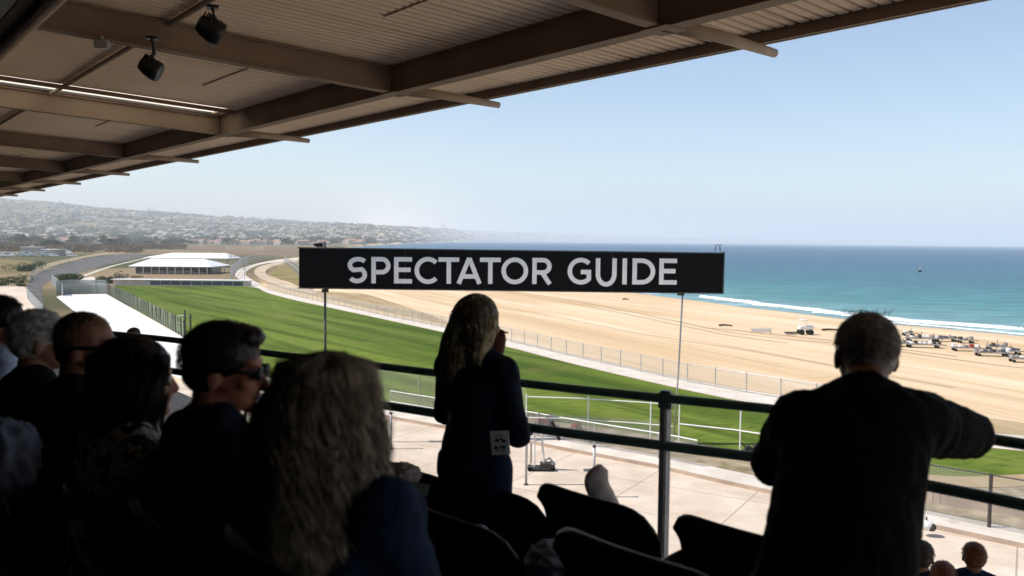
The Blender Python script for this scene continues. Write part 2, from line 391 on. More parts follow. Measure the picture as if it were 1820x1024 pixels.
# sea
bm = bmesh.new(); lay = bm.verts.layers.float.new('shore')
us2 = [588 + 1900 * (i / 200) ** 1.2 for i in range(201)]
rows = []
for u in us2:
    a, b = interp(SH, u), interp(SF, u); col = []
    for k in range(61):
        t = k / 60
        Y = (a - 4) * ((b + 60) / (a - 4)) ** t
        v = bm.verts.new(((u - 910) / F * Y, Y, -1.2)); v[lay] = max(0, (Y - a)) * .62; col.append(v)
    rows.append(col)
for i in range(200):
    for k in range(60): bm.faces.new((rows[i][k], rows[i + 1][k], rows[i + 1][k + 1], rows[i][k + 1]))
sm = bpy.data.materials.new('sea_water'); sm.use_nodes = True; n = sm.node_tree; b = n.nodes['Principled BSDF']
b.inputs['Roughness'].default_value = .35; b.inputs['Specular IOR Level'].default_value = .12; b.inputs['IOR'].default_value = 1.2
at = n.nodes.new('ShaderNodeAttribute'); at.attribute_name = 'shore'
tc = n.nodes.new('ShaderNodeTexCoord'); mp = n.nodes.new('ShaderNodeMapping'); mp.inputs['Rotation'].default_value = (0, 0, -.5); mp.inputs['Scale'].default_value = (.35, 1, 1)
n.links.new(tc.outputs['Object'], mp.inputs[0])
nz = n.nodes.new('ShaderNodeTexNoise'); nz.inputs['Scale'].default_value = .02; nz.inputs['Detail'].default_value = 5; n.links.new(mp.outputs[0], nz.inputs[0])
ad = n.nodes.new('ShaderNodeMath'); ad.operation = 'MULTIPLY_ADD'; n.links.new(nz.outputs['Fac'], ad.inputs[0]); ad.inputs[1].default_value = 40; n.links.new(at.outputs['Fac'], ad.inputs[2])
lg = n.nodes.new('ShaderNodeMath'); lg.operation = 'LOGARITHM'; lg.inputs[1].default_value = 10; n.links.new(ad.outputs[0], lg.inputs[0])
mr = n.nodes.new('ShaderNodeMapRange'); mr.inputs['From Min'].default_value = 1; mr.inputs['From Max'].default_value = 4; n.links.new(lg.outputs[0], mr.inputs[0])
cr = n.nodes.new('ShaderNodeValToRGB'); n.links.new(mr.outputs[0], cr.inputs[0])
e = cr.color_ramp.elements; e[0].position = .10; e[0].color = (.20, .33, .35, 1); e[1].position = .95; e[1].color = (.06, .145, .24, 1)  # last stop lightened to paint haze onto the far sea
for pos, c in [(.22, (.058, .195, .205, 1)), (.34, (.034, .130, .175, 1)), (.46, (.026, .098, .165, 1)), (.66, (.030, .085, .165, 1))]:
    q = e.new(pos); q.color = c
w1 = n.nodes.new('ShaderNodeTexNoise'); w1.inputs['Scale'].default_value = .35; w1.inputs['Detail'].default_value = 8; n.links.new(mp.outputs[0], w1.inputs[0])
mrw = n.nodes.new('ShaderNodeMapRange'); mrw.inputs['From Min'].default_value = .40; mrw.inputs['From Max'].default_value = .68; mrw.inputs['To Min'].default_value = .82; mrw.inputs['To Max'].default_value = 1.35; n.links.new(w1.outputs['Fac'], mrw.inputs[0])
mw = n.nodes.new('ShaderNodeMix'); mw.data_type = 'RGBA'; mw.blend_type = 'MULTIPLY'; mw.inputs[0].default_value = 1
n.links.new(cr.outputs[0], mw.inputs[6]); n.links.new(mrw.outputs[0], mw.inputs[7]); n.links.new(mw.outputs[2], b.inputs['Base Color'])
bp = n.nodes.new('ShaderNodeBump'); bp.inputs['Strength'].default_value = .6; bp.inputs['Distance'].default_value = .5; n.links.new(w1.outputs['Fac'], bp.inputs['Height']); n.links.new(bp.outputs[0], b.inputs['Normal'])
struct('sea', bm, sm)

# foam: breaker line and thin wash
def foam(name, pp, wd, z, label, seed):
    ln = pxline(pp, z, 60); bm = bmesh.new(); A = []; B = []
    for i, p in enumerate(ln):
        t = i / (len(ln) - 1); k = min(1, t * 8, (1 - t) * 8 + .3)
        d = (ln[min(i + 1, len(ln) - 1)] - ln[max(i - 1, 0)]); d.z = 0; d.normalize(); nn = Vector((-d.y, d.x, 0))
        s1 = noise.fractal(Vector((p.x * .35, p.y * .35, seed)), 1, 2, 4); s2 = noise.fractal(Vector((p.x * .6, p.y * .6, seed + 9)), 1, 2, 4)
        gp = max(.12, min(1, .75 + 1.1 * noise.noise(Vector((p.x * .07, p.y * .07, seed)))))
        A.append(p + nn * wd * k * gp * (.5 + .8 * s1)); B.append(p - nn * wd * k * gp * (.5 + .9 * s2))
    va = [bm.verts.new((q.x, q.y, z)) for q in A]; vm = [bm.verts.new(((a.x + b_.x) / 2, (a.y + b_.y) / 2, z + .12 * wd)) for a, b_ in zip(A, B)]; vb = [bm.verts.new((q.x, q.y, z)) for q in B]
    for i in range(len(ln) - 1):
        bm.faces.new((va[i], va[i + 1], vm[i + 1], vm[i])); bm.faces.new((vm[i], vm[i + 1], vb[i + 1], vb[i]))
    o = link(name, bm, M['foam'], smooth=True); tag(o, label, 'surf', kind='stuff'); return o
foam('breaking_wave', [(1243, 528), (1320, 537), (1400, 547), (1490, 557), (1600, 570), (1700, 578), (1820, 587), (1950, 598)], 3.4, -1.15, 'white breaking wave rolling in along the beach', 1)
foam('breaking_wave', [(1560, 571), (1640, 578), (1760, 589), (1860, 599)], 1.0, -1.14, 'second smaller line of surf close to the sand at right', 17)
foam('wash_foam', [(1085, 516.5), (1180, 528.5), (1320, 547), (1490, 567), (1600, 579.5), (1820, 600), (1950, 612)], .45, -1.12, 'thin white line of wash at the edge of the sand', 5)
foam('far_ripple', [(1145, 521.5), (1158, 522), (1172, 522.5)], .5, -1.15, 'small white ripple on the shallows under the sign', 8)

# ------------------------------------------------------------------ ground overlays
far_turf = [(205, 508), (320, 509), (440, 509.5), (475, 521), (520, 533), (580, 546), (640, 559), (700, 572), (800, 594), (900, 617), (1000, 643), (1100, 667), (1200, 690), (1300, 711), (1400, 729), (1500, 748), (1640, 783), (1820, 803), (1950, 815)]
path_far = [(425, 500), (440, 497.5), (475, 513.5), (520, 525), (580, 538), (640, 551), (700, 564), (800, 583), (900, 604), (1000, 628), (1100, 650), (1200, 672), (1300, 691), (1400, 707), (1500, 727), (1640, 757), (1820, 775), (1950, 787)]
near_turf = [(1950, 838), (1820, 846), (1700, 850), (1640, 853), (1500, 838), (1380, 818), (1280, 797), (1180, 779), (1100, 765), (1000, 752), (930, 742), (800, 735), (700, 720), (600, 705), (500, 690), (440, 672), (380, 640), (330, 601)]
tf = pxline(far_turf, 0); ntf = pxline(near_turf, 0); pf = pxline(path_far, 0)
struct('turf', poly([P(191, 523)] + tf + ntf, .02), M['turf'])
bm = bmesh.new(); n_ = min(len(pf), len(tf))
poly(pf + [P(1950, 815)] + tf[::-1][:-10], .012, bm)
struct('path', bm, M['pale'])
# dark line along the turf edge
bm = bmesh.new(); l1 = tf[10:]; ribbon(bm, l1, offset(l1, .12), .026); struct('turf_edge', bm, M['track'])
# gravel between turf and fence
kerb = [(470, 688), (560, 712), (671, 735), (791, 757), (916, 779), (1000, 796), (1090, 813), (1172, 829), (1260, 850), (1353, 871), (1500, 904), (1640, 933), (1820, 972), (1950, 1003)]
kerb_near = [(x, y + 14 + (x - 470) * .004) for x, y in kerb]
kb = pxline(kerb_near, -.3)
gv = pxline([(x, y - 8) for x, y in kerb], 0)
struct('gravel', poly(ntf[:-6] + [P(440, 676)] + gv, .008), M['gravel'])
# curved walks right
for pp, wdt in (([(1600, 878), (1660, 893), (1740, 905), (1840, 921), (1950, 935)], 1.0), ):
    l = pxline(pp, 0); bm = bmesh.new()
    for a, c in zip(l, l[1:]): beam(bm, a, c, rect(.35, .55))
    struct('garden_kerb', bm, M['kerbface'])
l = pxline([(1600, 860), (1660, 868), (1740, 878), (1840, 886), (1950, 890)], 0); bm = bmesh.new(); ribbon(bm, l, offset(l, -1.0), .016); struct('garden_path', bm, M['pale'])
l = pxline([(1600, 838), (1700, 848), (1840, 843), (1950, 838)], 0)
bm = bmesh.new(); ribbon(bm, l, offset(l, -1.6), .03); struct('soil_strip', bm, M['dirt'])
# raised kerb platform: pale top, tan face, apron below
gvo = pxline(kerb, 0)
bm = bmesh.new()
top_in = offset(gvo, 1.9)
A = [bm.verts.new((p.x, p.y, -.25)) for p in kb]; B = [bm.verts.new((p.x, p.y, .18)) for p in kb]
for i in range(len(A) - 1): bm.faces.new((A[i], A[i + 1], B[i + 1], B[i]))
struct('kerb_face', bm, M['kerbface'])
bm = bmesh.new(); kin = offset(kb, 1.5)
A = [bm.verts.new((p.x, p.y, .18)) for p in kb]; B = [bm.verts.new((p.x, p.y, .18)) for p in kin]; C_ = [bm.verts.new((p.x, p.y, -.1)) for p in kin]
for i in range(len(A) - 1): bm.faces.new((A[i], A[i + 1], B[i + 1], B[i])); bm.faces.new((B[i], B[i + 1], C_[i + 1], C_[i]))
struct('kerb', bm, M['pale'])
# apron (at ground level in front of the kerb)
ap = [P(-500, 760), P(300, 690), P(400, 650), P(470, 690)] + [Vector((p.x, p.y, 0)) for p in kb] + [P(2600, 1100), Vector((60, 10, 0)), Vector((-60, 10, 0))]
struct('apron', poly(ap, .006), M['conc'])
# white paved deck at left and the sand-coloured ramp beside it
struct('white_deck', poly([P(100, 528), P(118, 524), P(189, 523), P(330, 603), P(420, 660), P(380, 700), P(240, 640)], .03), M['white_roof'])
struct('sloped_paving', poly([P(-300, 500), P(0, 506), P(44, 510), P(72, 552), P(60, 563), P(20, 560), P(-300, 560)], .028), M['conc'])
struct('lawn_patch', poly([P(-300, 563), P(0, 563), P(60, 566), P(70, 585), P(0, 590), P(-300, 590)], .034), M['turf'])
# road at left
ra = pxline([(48, 512), (53, 498), (66, 486), (90, 477), (128, 467), (170, 458), (205, 453), (240, 451)], 0)
rb = pxline([(82, 560), (74, 515), (84, 502), (110, 492), (145, 484), (185, 472), (225, 463), (262, 454)], 0)
bm = bmesh.new(); ribbon(bm, ra, rb, .04); struct('road', bm, M['road'])
rl = pxline([(128, 500), (160, 488), (200, 474), (232, 466), (262, 459)], 0); bm = bmesh.new(); ribbon(bm, rl, offset(rl, 1.1), .05); struct('road_line', bm, M['pale'])
# sandy bank beside the road, brown field strips, far oval
struct('sand_bank', poly(pxline([(60, 476), (95, 466), (150, 455), (210, 446), (250, 443), (236, 448), (170, 455), (128, 464), (90, 474), (64, 483)], 0, 3), .02), M['dirt'])
struct('sand_bank', poly(pxline([(142, 497), (165, 492), (175, 503), (200, 507), (160, 506), (140, 502)], 0, 3), .02), M['pale'])
struct('brown_field', poly(pxline([(300, 440), (420, 437), (560, 439), (600, 443), (560, 452), (470, 455), (380, 447)], 0, 4), .03), mat('dry_field', (.20, .14, .09), 1, .05, var=.3, vscale=.05))
# left grassy strips
struct('grass_strip', poly([P(-200, 461), P(0, 461), P(60, 464), P(40, 476), P(60, 486), P(0, 488), P(-200, 488)], .02), mat('dry_grass', (.13, .12, .05), 1, .05, col2=(.26, .19, .10), vscale=.12, detail=6))
# far oval course
ov = pxline([(520, 460), (490, 466), (462, 474), (452, 482), (458, 492), (480, 503), (515, 514), (560, 522), (560, 517), (540, 512), (505, 502), (480, 492), (472, 484), (480, 476), (505, 468), (530, 464)], 0, 5)
struct('far_track', poly(ov, .05), mat('far_track', (.48, .38, .28), 1, .05, var=.15, vscale=.1))
ov2 = pxline([(530, 466), (505, 471), (485, 479), (480, 486), (490, 494), (515, 502), (560, 512), (560, 466)], 0, 5)
struct('infield', poly(ov2, .03), mat('infield_grass', (.17, .15, .05), 1, .05, col2=(.28, .21, .10), vscale=.08, detail=6))
pth = pxline([(560, 456), (500, 461), (460, 468), (428, 478), (418, 490), (430, 499), (445, 504), (462, 506), (445, 496), (436, 487), (446, 477), (470, 469), (510, 464), (560, 459)], 0, 5)
struct('far_path', poly(pth, .07), M['pale'])
struct('dirt_strip', poly(pxline([(455, 497), (500, 512), (560, 527), (640, 545), (720, 562), (810, 580), (780, 566), (740, 552), (690, 535), (640, 522), (560, 517), (500, 506)], 0, 5), .03), M['dirt'])
# dark tyre lines on the sand
for k, (pp, wd) in enumerate([([(870, 514), (960, 526), (1070, 545), (1200, 571), (1290, 590), (1400, 604), (1500, 612), (1700, 640), (1900, 665)], .30),
                              ([(860, 512), (960, 530), (1070, 550), (1200, 577), (1290, 596), (1400, 610)], .22),
                              ([(700, 520), (850, 541), (980, 562), (1130, 592), (1320, 622), (1500, 655), (1700, 690)], .12),
                              ([(1250, 583), (1330, 590), (1480, 606), (1700, 634)], .25)]):
    l = pxline(pp, .0, 14); l = [p + Vector((noise.noise(p * .15) * .3, 0, 0)) for p in l]; bm = bmesh.new(); ribbon(bm, l, offset(l, wd), .012 + .004 * k); struct('tyre_tracks', bm, M['track'])
l = pxline([(1640, 730), (1720, 738), (1820, 752), (1950, 770)], 0); bm = bmesh.new(); ribbon(bm, l, [P(1640, 757), P(1640, 757), ] and pxline([(1640, 757), (1720, 765), (1820, 775), (1950, 787)], 0), .014); struct('dirt_strip', bm, M['dirt'])

# ------------------------------------------------------------------ fences
def uv_panel(bm, line, z0, z1):
    uvl = bm.loops.layers.uv.verify(); s = 0
    for a, c in zip(line, line[1:]):
        L = (c - a).length
        vs = [bm.verts.new((a.x, a.y, z0)), bm.verts.new((c.x, c.y, z0)), bm.verts.new((c.x, c.y, z1)), bm.verts.new((a.x, a.y, z1))]
        f = bm.faces.new(vs)
        for l_, uvc in zip(f.loops, [(s, z0), (s + L, z0), (s + L, z1), (s, z1)]): l_[uvl].uv = uvc
        s += L
def along(line, step):
    out = [(line[0], line[1] - line[0])]; acc = 0
    for a, c in zip(line, line[1:]):
        L = (c - a).length; t = step - acc
        while t < L:
            out.append((a.lerp(c, t / L), c - a)); t += step
        acc = (acc + L) % step
    return out
def fence(line, h, step, label, post_m, rails=(), panel=None, pr=.03, z=0, group=None, rail_m=None, pz=(0, 1), lean=0, ph=None, rr=.025):
    base = Vector(line[0]); base.z = z
    t = empty('fence', base, label, 'fence', group)
    mv = lambda p: Vector((p.x - base.x, p.y - base.y, 0))
    L = [mv(p) for p in line]
    for k, (p, d) in enumerate(along(L, step)[:100]):
        bm = bmesh.new(); hh = (ph or h) * random.uniform(.98, 1.02)
        tube(bm, [p, p + Vector((random.uniform(-lean, lean), random.uniform(-lean, lean), hh))], pr, 6)
        link('post', bm, post_m, t)
    for rz in rails:
        bm = bmesh.new(); tube(bm, [q + Vector((0, 0, rz)) for q in L], rr, 6); link('rail', bm, rail_m or post_m, t)
    if panel:
        bm = bmesh.new(); uv_panel(bm, L, pz[0] * h, pz[1] * h); link('mesh_panel', bm, panel, t)
    return t
# turf fence at left: dark close posts
fl = pxline([(191, 523), (225, 541), (270, 567), (328, 601)], 0)
fence(fl, 1.9, (sum((b_ - a).length for a, b_ in zip(fl, fl[1:])) / 44), 'close set dark wooden posts between white deck and turf', M['dkmetal'], rails=(1.5,), panel=M['net'], pr=.075, lean=.08, rr=.03)
fence(pxline([(100, 524), (118, 522), (150, 521.5), (189, 522)], 0), 2.4, 4, 'grey mesh screened fence across far end of white deck', M['metal'], rails=(2.35,), panel=M['screen'], pr=.06)
fence(pxline([(48, 524), (50, 533), (62, 547), (76, 566)], 0), 1.6, 2.0, 'grey metal railing down the near side of the asphalt road', M['metal'], rails=(1.55, .8), panel=M['screen'], pr=.05)
fence(pxline([(53, 500), (66, 488), (90, 479), (128, 469), (170, 460), (205, 455)], 0), 1.8, 8, 'pale wire fence following the outer curve of the road', M['metal'], rails=(1.75,), panel=M['net'], pr=.06)
fence(pxline([(92, 505), (100, 512), (112, 527)], 0), 2.0, 2.0, 'short mesh fence beside the round green bush', M['metal'], rails=(1.95,), panel=M['screen'], pr=.05)
# long path fence
pl = pxline([(475, 515), (520, 526), (580, 539), (640, 552), (700, 565), (800, 585), (900, 606), (1000, 630), (1100, 652), (1200, 674), (1300, 693), (1400, 710), (1500, 729), (1640, 758)], 0)
fence(pl[:24], 1.2, 2.6, 'far stretch of pale wire fence curving along dirt track', M['metal'], rails=(1.15,), panel=M['chain'], pr=.035)
fence(pl[23:], 1.35, 2.6, 'pale chain link fence between sand and paved turf path', M['metal'], rails=(1.3, .12), panel=M['chain'], pr=.04, rail_m=M['metal'])
# fence lines far left-centre
for k, (pp, lb) in enumerate([([(424, 476), (450, 466), (490, 458), (540, 454)], 'thin far fence behind the open pavilions'), ([(410, 497), (424, 480), (440, 470)], 'thin wire fence at the bend of the far path'),
                              ([(505, 470), (520, 480), (532, 492)], 'grey fence crossing the infield beside the sign'), ([(330, 447), (400, 445), (470, 447), (530, 446)], 'thin dark fence across the dry field')]):
    fence(pxline(pp, 0), 3.0, 9, lb, M['metal'], rails=(2.9, 1.5), pr=.12, rr=.08)
# turf-side near fences
nf = pxline([(640, 716), (740, 727), (850, 738), (935, 756)], 0)
fence(nf, 2.2, 4.2, 'fine netting fence on turf edge beside the standing woman', M['metal'], panel=M['net'], pr=.03, rails=(2.15,), pz=(0, 1), rr=.012)
nf = [P(935, 782), P(1035, 786), P(1135, 794), P(1195, 800)]
fence(nf, 1.35, 3.1, 'white railed net fence between gravel and turf, left of the post', M['whitep'], rails=(1.15, 2.2), panel=M['chain'], pr=.035, rail_m=M['whitep'], ph=2.3, rr=.03)
nf = [P(1206, 803), P(1303, 815), P(1400, 832), P(1500, 850), P(1640, 880)]
fence(nf, 2.45, 2.9, 'white two rail fence on gravel edge, behind the leaning man', M['whitep'], rails=(2.4, 1.35), pr=.035, rail_m=M['whitep'], rr=.035)
# pipe railing with chain link on the kerb
kr = [Vector((p.x, p.y, 0)) for p in offset(kb, 1.0)]
i0 = 12
fence(kr[i0:46], 1.15, 3.4, 'galvanised railing with chain link standing on the pale kerb', M['metal'], rails=(1.15, .55), panel=M['chain'], pr=.04, z=.18, pz=(.1, 1), rr=.035)
fence(kr[60:], 1.9, 4.6, 'dark chain link fence on the kerb at right edge', M['dkmetal'], rails=(1.85,), panel=M['chain'], pr=.06, z=.18)
# thin posts standing on the apron
pr0 = None
for (px, pb, pt, lb) in [(695, 798, 734, 'slim pale metal post on apron beside curly haired woman'), (935, 862, 742, 'tall slim pale post on apron right of the standing woman'), (1055, 884, 792, 'slim dark capped post on apron behind the empty seat')]:
    b0 = P(px, pb, 0); h = (pb - pt) / F * b0.y
    t = empty('metal_post', b0, lb, 'post', 'slim posts on the apron')
    bm = bmesh.new(); tube(bm, [(0, 0, 0), (0, 0, h)], .055, 10); link('shaft', bm, M['metal'], t, True)
    bm = bmesh.new(); tube(bm, [(0, 0, h), (0, 0, h + .06)], .075, 10); tube(bm, [(0, 0, 0), (0, 0, .03)], .11, 10); link('cap', bm, M['dkmetal'], t)

# ------------------------------------------------------------------ sign board with hand built lettering
SD = 41.0
def sp(px, py): return D(px, py, SD)
c0 = sp(908, 481); k_ = SD / F
sign = empty('sign_board', (c0.x, SD, 0), 'long black board on two poles reading SPECTATOR GUIDE', 'sign')
sw, sh = 754 * k_, 69.5 * k_; szc = c0.z
rl_ = -ROLL * .35
bm = bmesh.new(); box(bm, (0, .12, szc), (sw, .24, sh), ry=-rl_, bev=.02); link('board', bm, M['black'], sign)
bm = bmesh.new(); box(bm, (0, .10, szc + sh / 2 + .03), (sw + .1, .34, .05), ry=-rl_); box(bm, (0, .10, szc - sh / 2 - .03), (sw + .1, .34, .05), ry=-rl_)
box(bm, (sw / 2 + .03, .1, szc), (.05, .34, sh + .1), ry=-rl_); link('edge_trim', bm, M['dkmetal'], sign)
for x_ in (-sw / 4, sw * .24):
    bm = bmesh.new(); box(bm, (x_, -.002, szc), (.025, .008, sh * .98)); link('seam', bm, M['dkmetal'], sign)
ST = 7.9   # stroke in px
def stroke(bm, pts, wd, z0, closed=False):
    """thick flat band along pts (2-D), extruded towards the viewer"""
    n = len(pts); L = []; Rr = []
    for i in range(n):
        p = Vector(pts[i]); a = Vector(pts[(i - 1) % n]) if closed or i > 0 else None; c = Vector(pts[(i + 1) % n]) if closed or i < n - 1 else None
        d1 = (p - a).normalized() if a is not None else None; d2 = (c - p).normalized() if c is not None else None
        d = (d1 + d2).normalized() if d1 is not None and d2 is not None else (d1 if d1 is not None else d2)
        nn = Vector((-d.y, d.x)); s = 1.0
        if d1 is not None and d2 is not None: s = 1 / max(.5, nn.dot(Vector((-d1.y, d1.x))))
        L.append(p + nn * wd / 2 * s); Rr.append(p - nn * wd / 2 * s)
    f = lambda q, dz: bm.verts.new((q.x, dz, q.y))
    for dz in (0,):
        m_ = n if closed else n - 1
        F1 = [(f(a, z0), f(b_, z0)) for a, b_ in zip(L, Rr)]; B1 = [(f(a, z0 + .03), f(b_, z0 + .03)) for a, b_ in zip(L, Rr)]
        for i in range(m_):
            j = (i + 1) % n
            bm.faces.new((F1[i][0], F1[j][0], F1[j][1], F1[i][1])); bm.faces.new((F1[i][0], B1[i][0], B1[j][0], F1[j][0])); bm.faces.new((F1[i][1], F1[j][1], B1[j][1], B1[i][1]))
        if not closed:
            for i in (0, n - 1): bm.faces.new((F1[i][0], F1[i][1], B1[i][1], B1[i][0]))
def arc(cx, cy, rx, ry, a0, a1, n=24): return [(cx + rx * math.cos(R(a0 + (a1 - a0) * i / n)), cy + ry * math.sin(R(a0 + (a1 - a0) * i / n))) for i in range(n + 1)]
def letter(ch, x0, x1, y0, y1):
    """strokes in px, y up, origin bottom left of the letter box"""
    w_, h = x1 - x0, y1 - y0; s = ST; e = s / 2; out = []
    if ch == 'S':
        pts = arc(w_ * .52, h - e - h * .225, w_ * .5 - e * .6, h * .225, 38, 250, 18)[:-1]
        pts += arc(w_ * .46, e + h * .245, w_ * .52 - e, h * .245, 65, -145, 20)[1:]
        out.append(pts)
    elif ch == 'P': out += [[(e, 0), (e, h)], [(e, h - e)] + arc(w_ - e - h * .24, h - e - h * .245, h * .24, h * .245, 90, -90) + [(e, h - e - h * .49)]]
    elif ch == 'E': out += [[(e, 0), (e, h)], [(e, h - e), (w_, h - e)], [(e, h * .52), (w_ * .92, h * .52)], [(e, e), (w_, e)]]
    elif ch == 'C': out.append(arc(h / 2 + .2, h / 2, h / 2 - e + .4, h / 2 - e + .6, 44, 316, 34))
    elif ch == 'G': out.append(arc(h / 2 + .2, h / 2, h / 2 - e + .4, h / 2 - e + .6, 44, 318, 34)); out.append([(w_ - e, h * .16), (w_ - e, h * .49)]); out.append([(w_ * .56, h * .47), (w_ - .01, h * .47)])
    elif ch == 'T': out += [[(0, h - e), (w_, h - e)], [(w_ / 2, 0), (w_ / 2, h - e)]]
    elif ch == 'A': out += [[(e * .9, 0), (w_ / 2, h - 1)], [(w_ - e * .9, 0), (w_ / 2, h - 1)], [(w_ * .22, h * .28), (w_ * .78, h * .28)]]
    elif ch == 'O': out.append(('c', arc(w_ / 2, h / 2, w_ / 2 - e + .2, h / 2 - e + .5, 0, 360, 44)[:-1]))
    elif ch == 'R': out += [[(e, 0), (e, h)], [(e, h - e)] + arc(w_ - e - h * .25, h - e - h * .235, h * .235, h * .235, 90, -90) + [(e, h - e - h * .47)], [(w_ * .5, h * .44), (w_ - e * .9, 0)]]
    elif ch == 'U': out.append([(e, h)] + arc(w_ / 2, w_ / 2 - e + 4, w_ / 2 - e, w_ / 2 - e + 4, 180, 360) + [(w_ - e, h)])
    elif ch == 'I': out.append([(w_ / 2, 0), (w_ / 2, h)])
    elif ch == 'D': out += [[(e, 0), (e, h)], [(e, h - e)] + arc(w_ - e - h * .43, h / 2, h * .43, h / 2 - e, 90, -90, 30) + [(e, e)]]
    return out
LET = [('S', 618.8, 653), ('P', 660, 694), ('E', 700.4, 732.3), ('C', 737, 779), ('T', 779.3, 816), ('A', 811.8, 856), ('T', 853, 890), ('O', 891.4, 938.6), ('R', 946, 981), ('G', 1009, 1050.6), ('U', 1058.8, 1096), ('I', 1106, 1114.4), ('D', 1124, 1164.4), ('E', 1171.7, 1203)]
for i, (ch, x0, x1) in enumerate(LET):
    bm = bmesh.new(); yb = 506.2 - 3.0 * (x0 - 618) / 585; yt = yb - 47 + .8 * (x0 - 618) / 585
    for j, st in enumerate(letter(ch, x0, x1, 0, yb - yt)):
        closed = isinstance(st, tuple); pts = st[1] if closed else st
        W_ = [((x0 + a - 908) * k_, szc + (481 - (yb - b_)) * k_) for a, b_ in pts]
        stroke(bm, W_, ST * k_, -.035 - .0025 * j, closed)
    o = link('lettering', bm, M['letter'], sign)
for (px, rr, mm) in ((577, .062, 'dkmetal'), (1210, .040, 'metal')):
    b0 = D(px, 515, SD); bm = bmesh.new()
    zt = szc - sh / 2; tube(bm, [(b0.x - c0.x + (.12 if px > 900 else 0), .1, zt + .02), (b0.x - c0.x, .12, zt * .5), (b0.x - c0.x - (.2 if px > 900 else 0), .1, 0)] if px > 900 else [(b0.x - c0.x, .1, zt + .02), (b0.x - c0.x, .1, 0)], rr, 8)
    link('pole', bm, M[mm], sign, True)
for px in (577, 1211):
    x_ = D(px, 515, SD).x - c0.x
    bm = bmesh.new(); box(bm, (x_, .30, szc - sh * .25), (.22, .12, sh * .62), bev=.01); box(bm, (x_, .12, szc - sh / 2 - .12), (.30, .26, .14), bev=.01); link('bracket', bm, M['dkmetal'], sign)
t = empty('camera_unit', (D(571, 445, SD).x, SD + .1, szc + sh / 2 + .06), 'small black camera unit on top left of the sign board', 'camera')
bm = bmesh.new(); box(bm, (-.1, 0, .14), (.34, .22, .2), bev=.02); box(bm, (-.32, 0, .15), (.12, .12, .12)); link('body', bm, M['lampb'], t)
bm = bmesh.new(); tube(bm, [(.14, 0, 0), (.14, 0, .32)], .03, 6); tube(bm, [(.2, 0, .0), (.2, 0, .22)], .02, 6); link('antenna', bm, M['dkmetal'], t)
t = empty('floodlight', (D(1277, 446, SD).x, SD + .1, szc + sh / 2 + .06), 'small lamp on legs on top right of the sign board', 'lamp')
bm = bmesh.new()
for x in (-.13, .13): tube(bm, [(x, 0, 0), (x * .7, 0, .3)], .012, 6); tube(bm, [(x, .15, 0), (x * .7, .05, .3)], .012, 6)
link('bracket', bm, M['dkmetal'], t); bm = bmesh.new(); box(bm, (0, 0, .33), (.4, .16, .05), ry=-.15, bev=.01); link('lamp_head', bm, M['metal'], t)

# ------------------------------------------------------------------ grandstand
ALPHA = R(39.6)
Lv = Vector((-math.sin(ALPHA), math.cos(ALPHA), 0)); Nv = Vector((math.cos(ALPHA), math.sin(ALPHA), 0))
def G(p, l, z): return Nv * p + Lv * l + Vector((0, 0, z))
SL = .039
def sheet_z(p): return 12.47 + SL * (8.6 - p)
TOP = [(-350, 548), (-60, 570), (100, 583), (202, 593.5), (325, 606.5), (470, 627), (650, 648), (935, 682), (1180, 708), (1370, 727), (1500, 744), (1640, 762), (1790, 785), (1900, 804), (2060, 835)]
gs = empty('grandstand', (0, 0, 0), 'shaded grandstand with brown steel canopy of corrugated sheet', 'grandstand')
# ribbed soffit: narrow troughs every 11 cm, wider lap every 1.1 m; open where the added bright strip is set in
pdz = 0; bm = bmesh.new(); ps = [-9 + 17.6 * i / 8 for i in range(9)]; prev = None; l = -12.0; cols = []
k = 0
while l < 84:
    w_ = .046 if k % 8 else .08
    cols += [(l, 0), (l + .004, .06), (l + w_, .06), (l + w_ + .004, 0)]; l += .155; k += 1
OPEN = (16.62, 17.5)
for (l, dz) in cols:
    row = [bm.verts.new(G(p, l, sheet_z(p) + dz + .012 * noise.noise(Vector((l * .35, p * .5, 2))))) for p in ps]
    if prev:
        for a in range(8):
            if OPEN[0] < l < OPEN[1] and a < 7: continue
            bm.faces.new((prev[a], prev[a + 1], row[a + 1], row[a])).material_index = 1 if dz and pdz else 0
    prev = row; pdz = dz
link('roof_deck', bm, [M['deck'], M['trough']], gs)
bm = bmesh.new()
for (p0, p1, l0, l1) in ((-9, 8.7, -12.5, 16.60), (-9, 8.7, 17.52, 84), (6.4, 8.7, 16.60, 17.52)):
    bm.faces.new([bm.verts.new(G(p, l, sheet_z(p) + .12)) for p, l in ((p0, l0), (p1, l0), (p1, l1), (p0, l1))])
link('roof_cover', bm, M['brown'], gs)
bm = bmesh.new(); beam(bm, G(8.66, -12.5, 12.34), G(8.66, 84, 12.34), rect(.06, .22)); link('fascia', bm, M['brown'], gs)
bm = bmesh.new(); beam(bm, G(8.72, -12.5, 12.335), G(8.72, 84, 12.335), rect(.03, .03)); link('drip_edge', bm, M['tube'], gs)
for p in (6.7, 1.75, -3.6):
    zb = 12.15 + SL * (6.7 - p); bm = bmesh.new(); beam(bm, G(p, -12, zb), G(p, 84, zb), ibeam(.20, .41, .02, .14)); link('main_beam', bm, M['brown'], gs)
RL = [-1.2, 5.75, 10.85, 17.65, 24.7, 31.6, 38.6, 45.6, 52.6, 60, 68, 76]
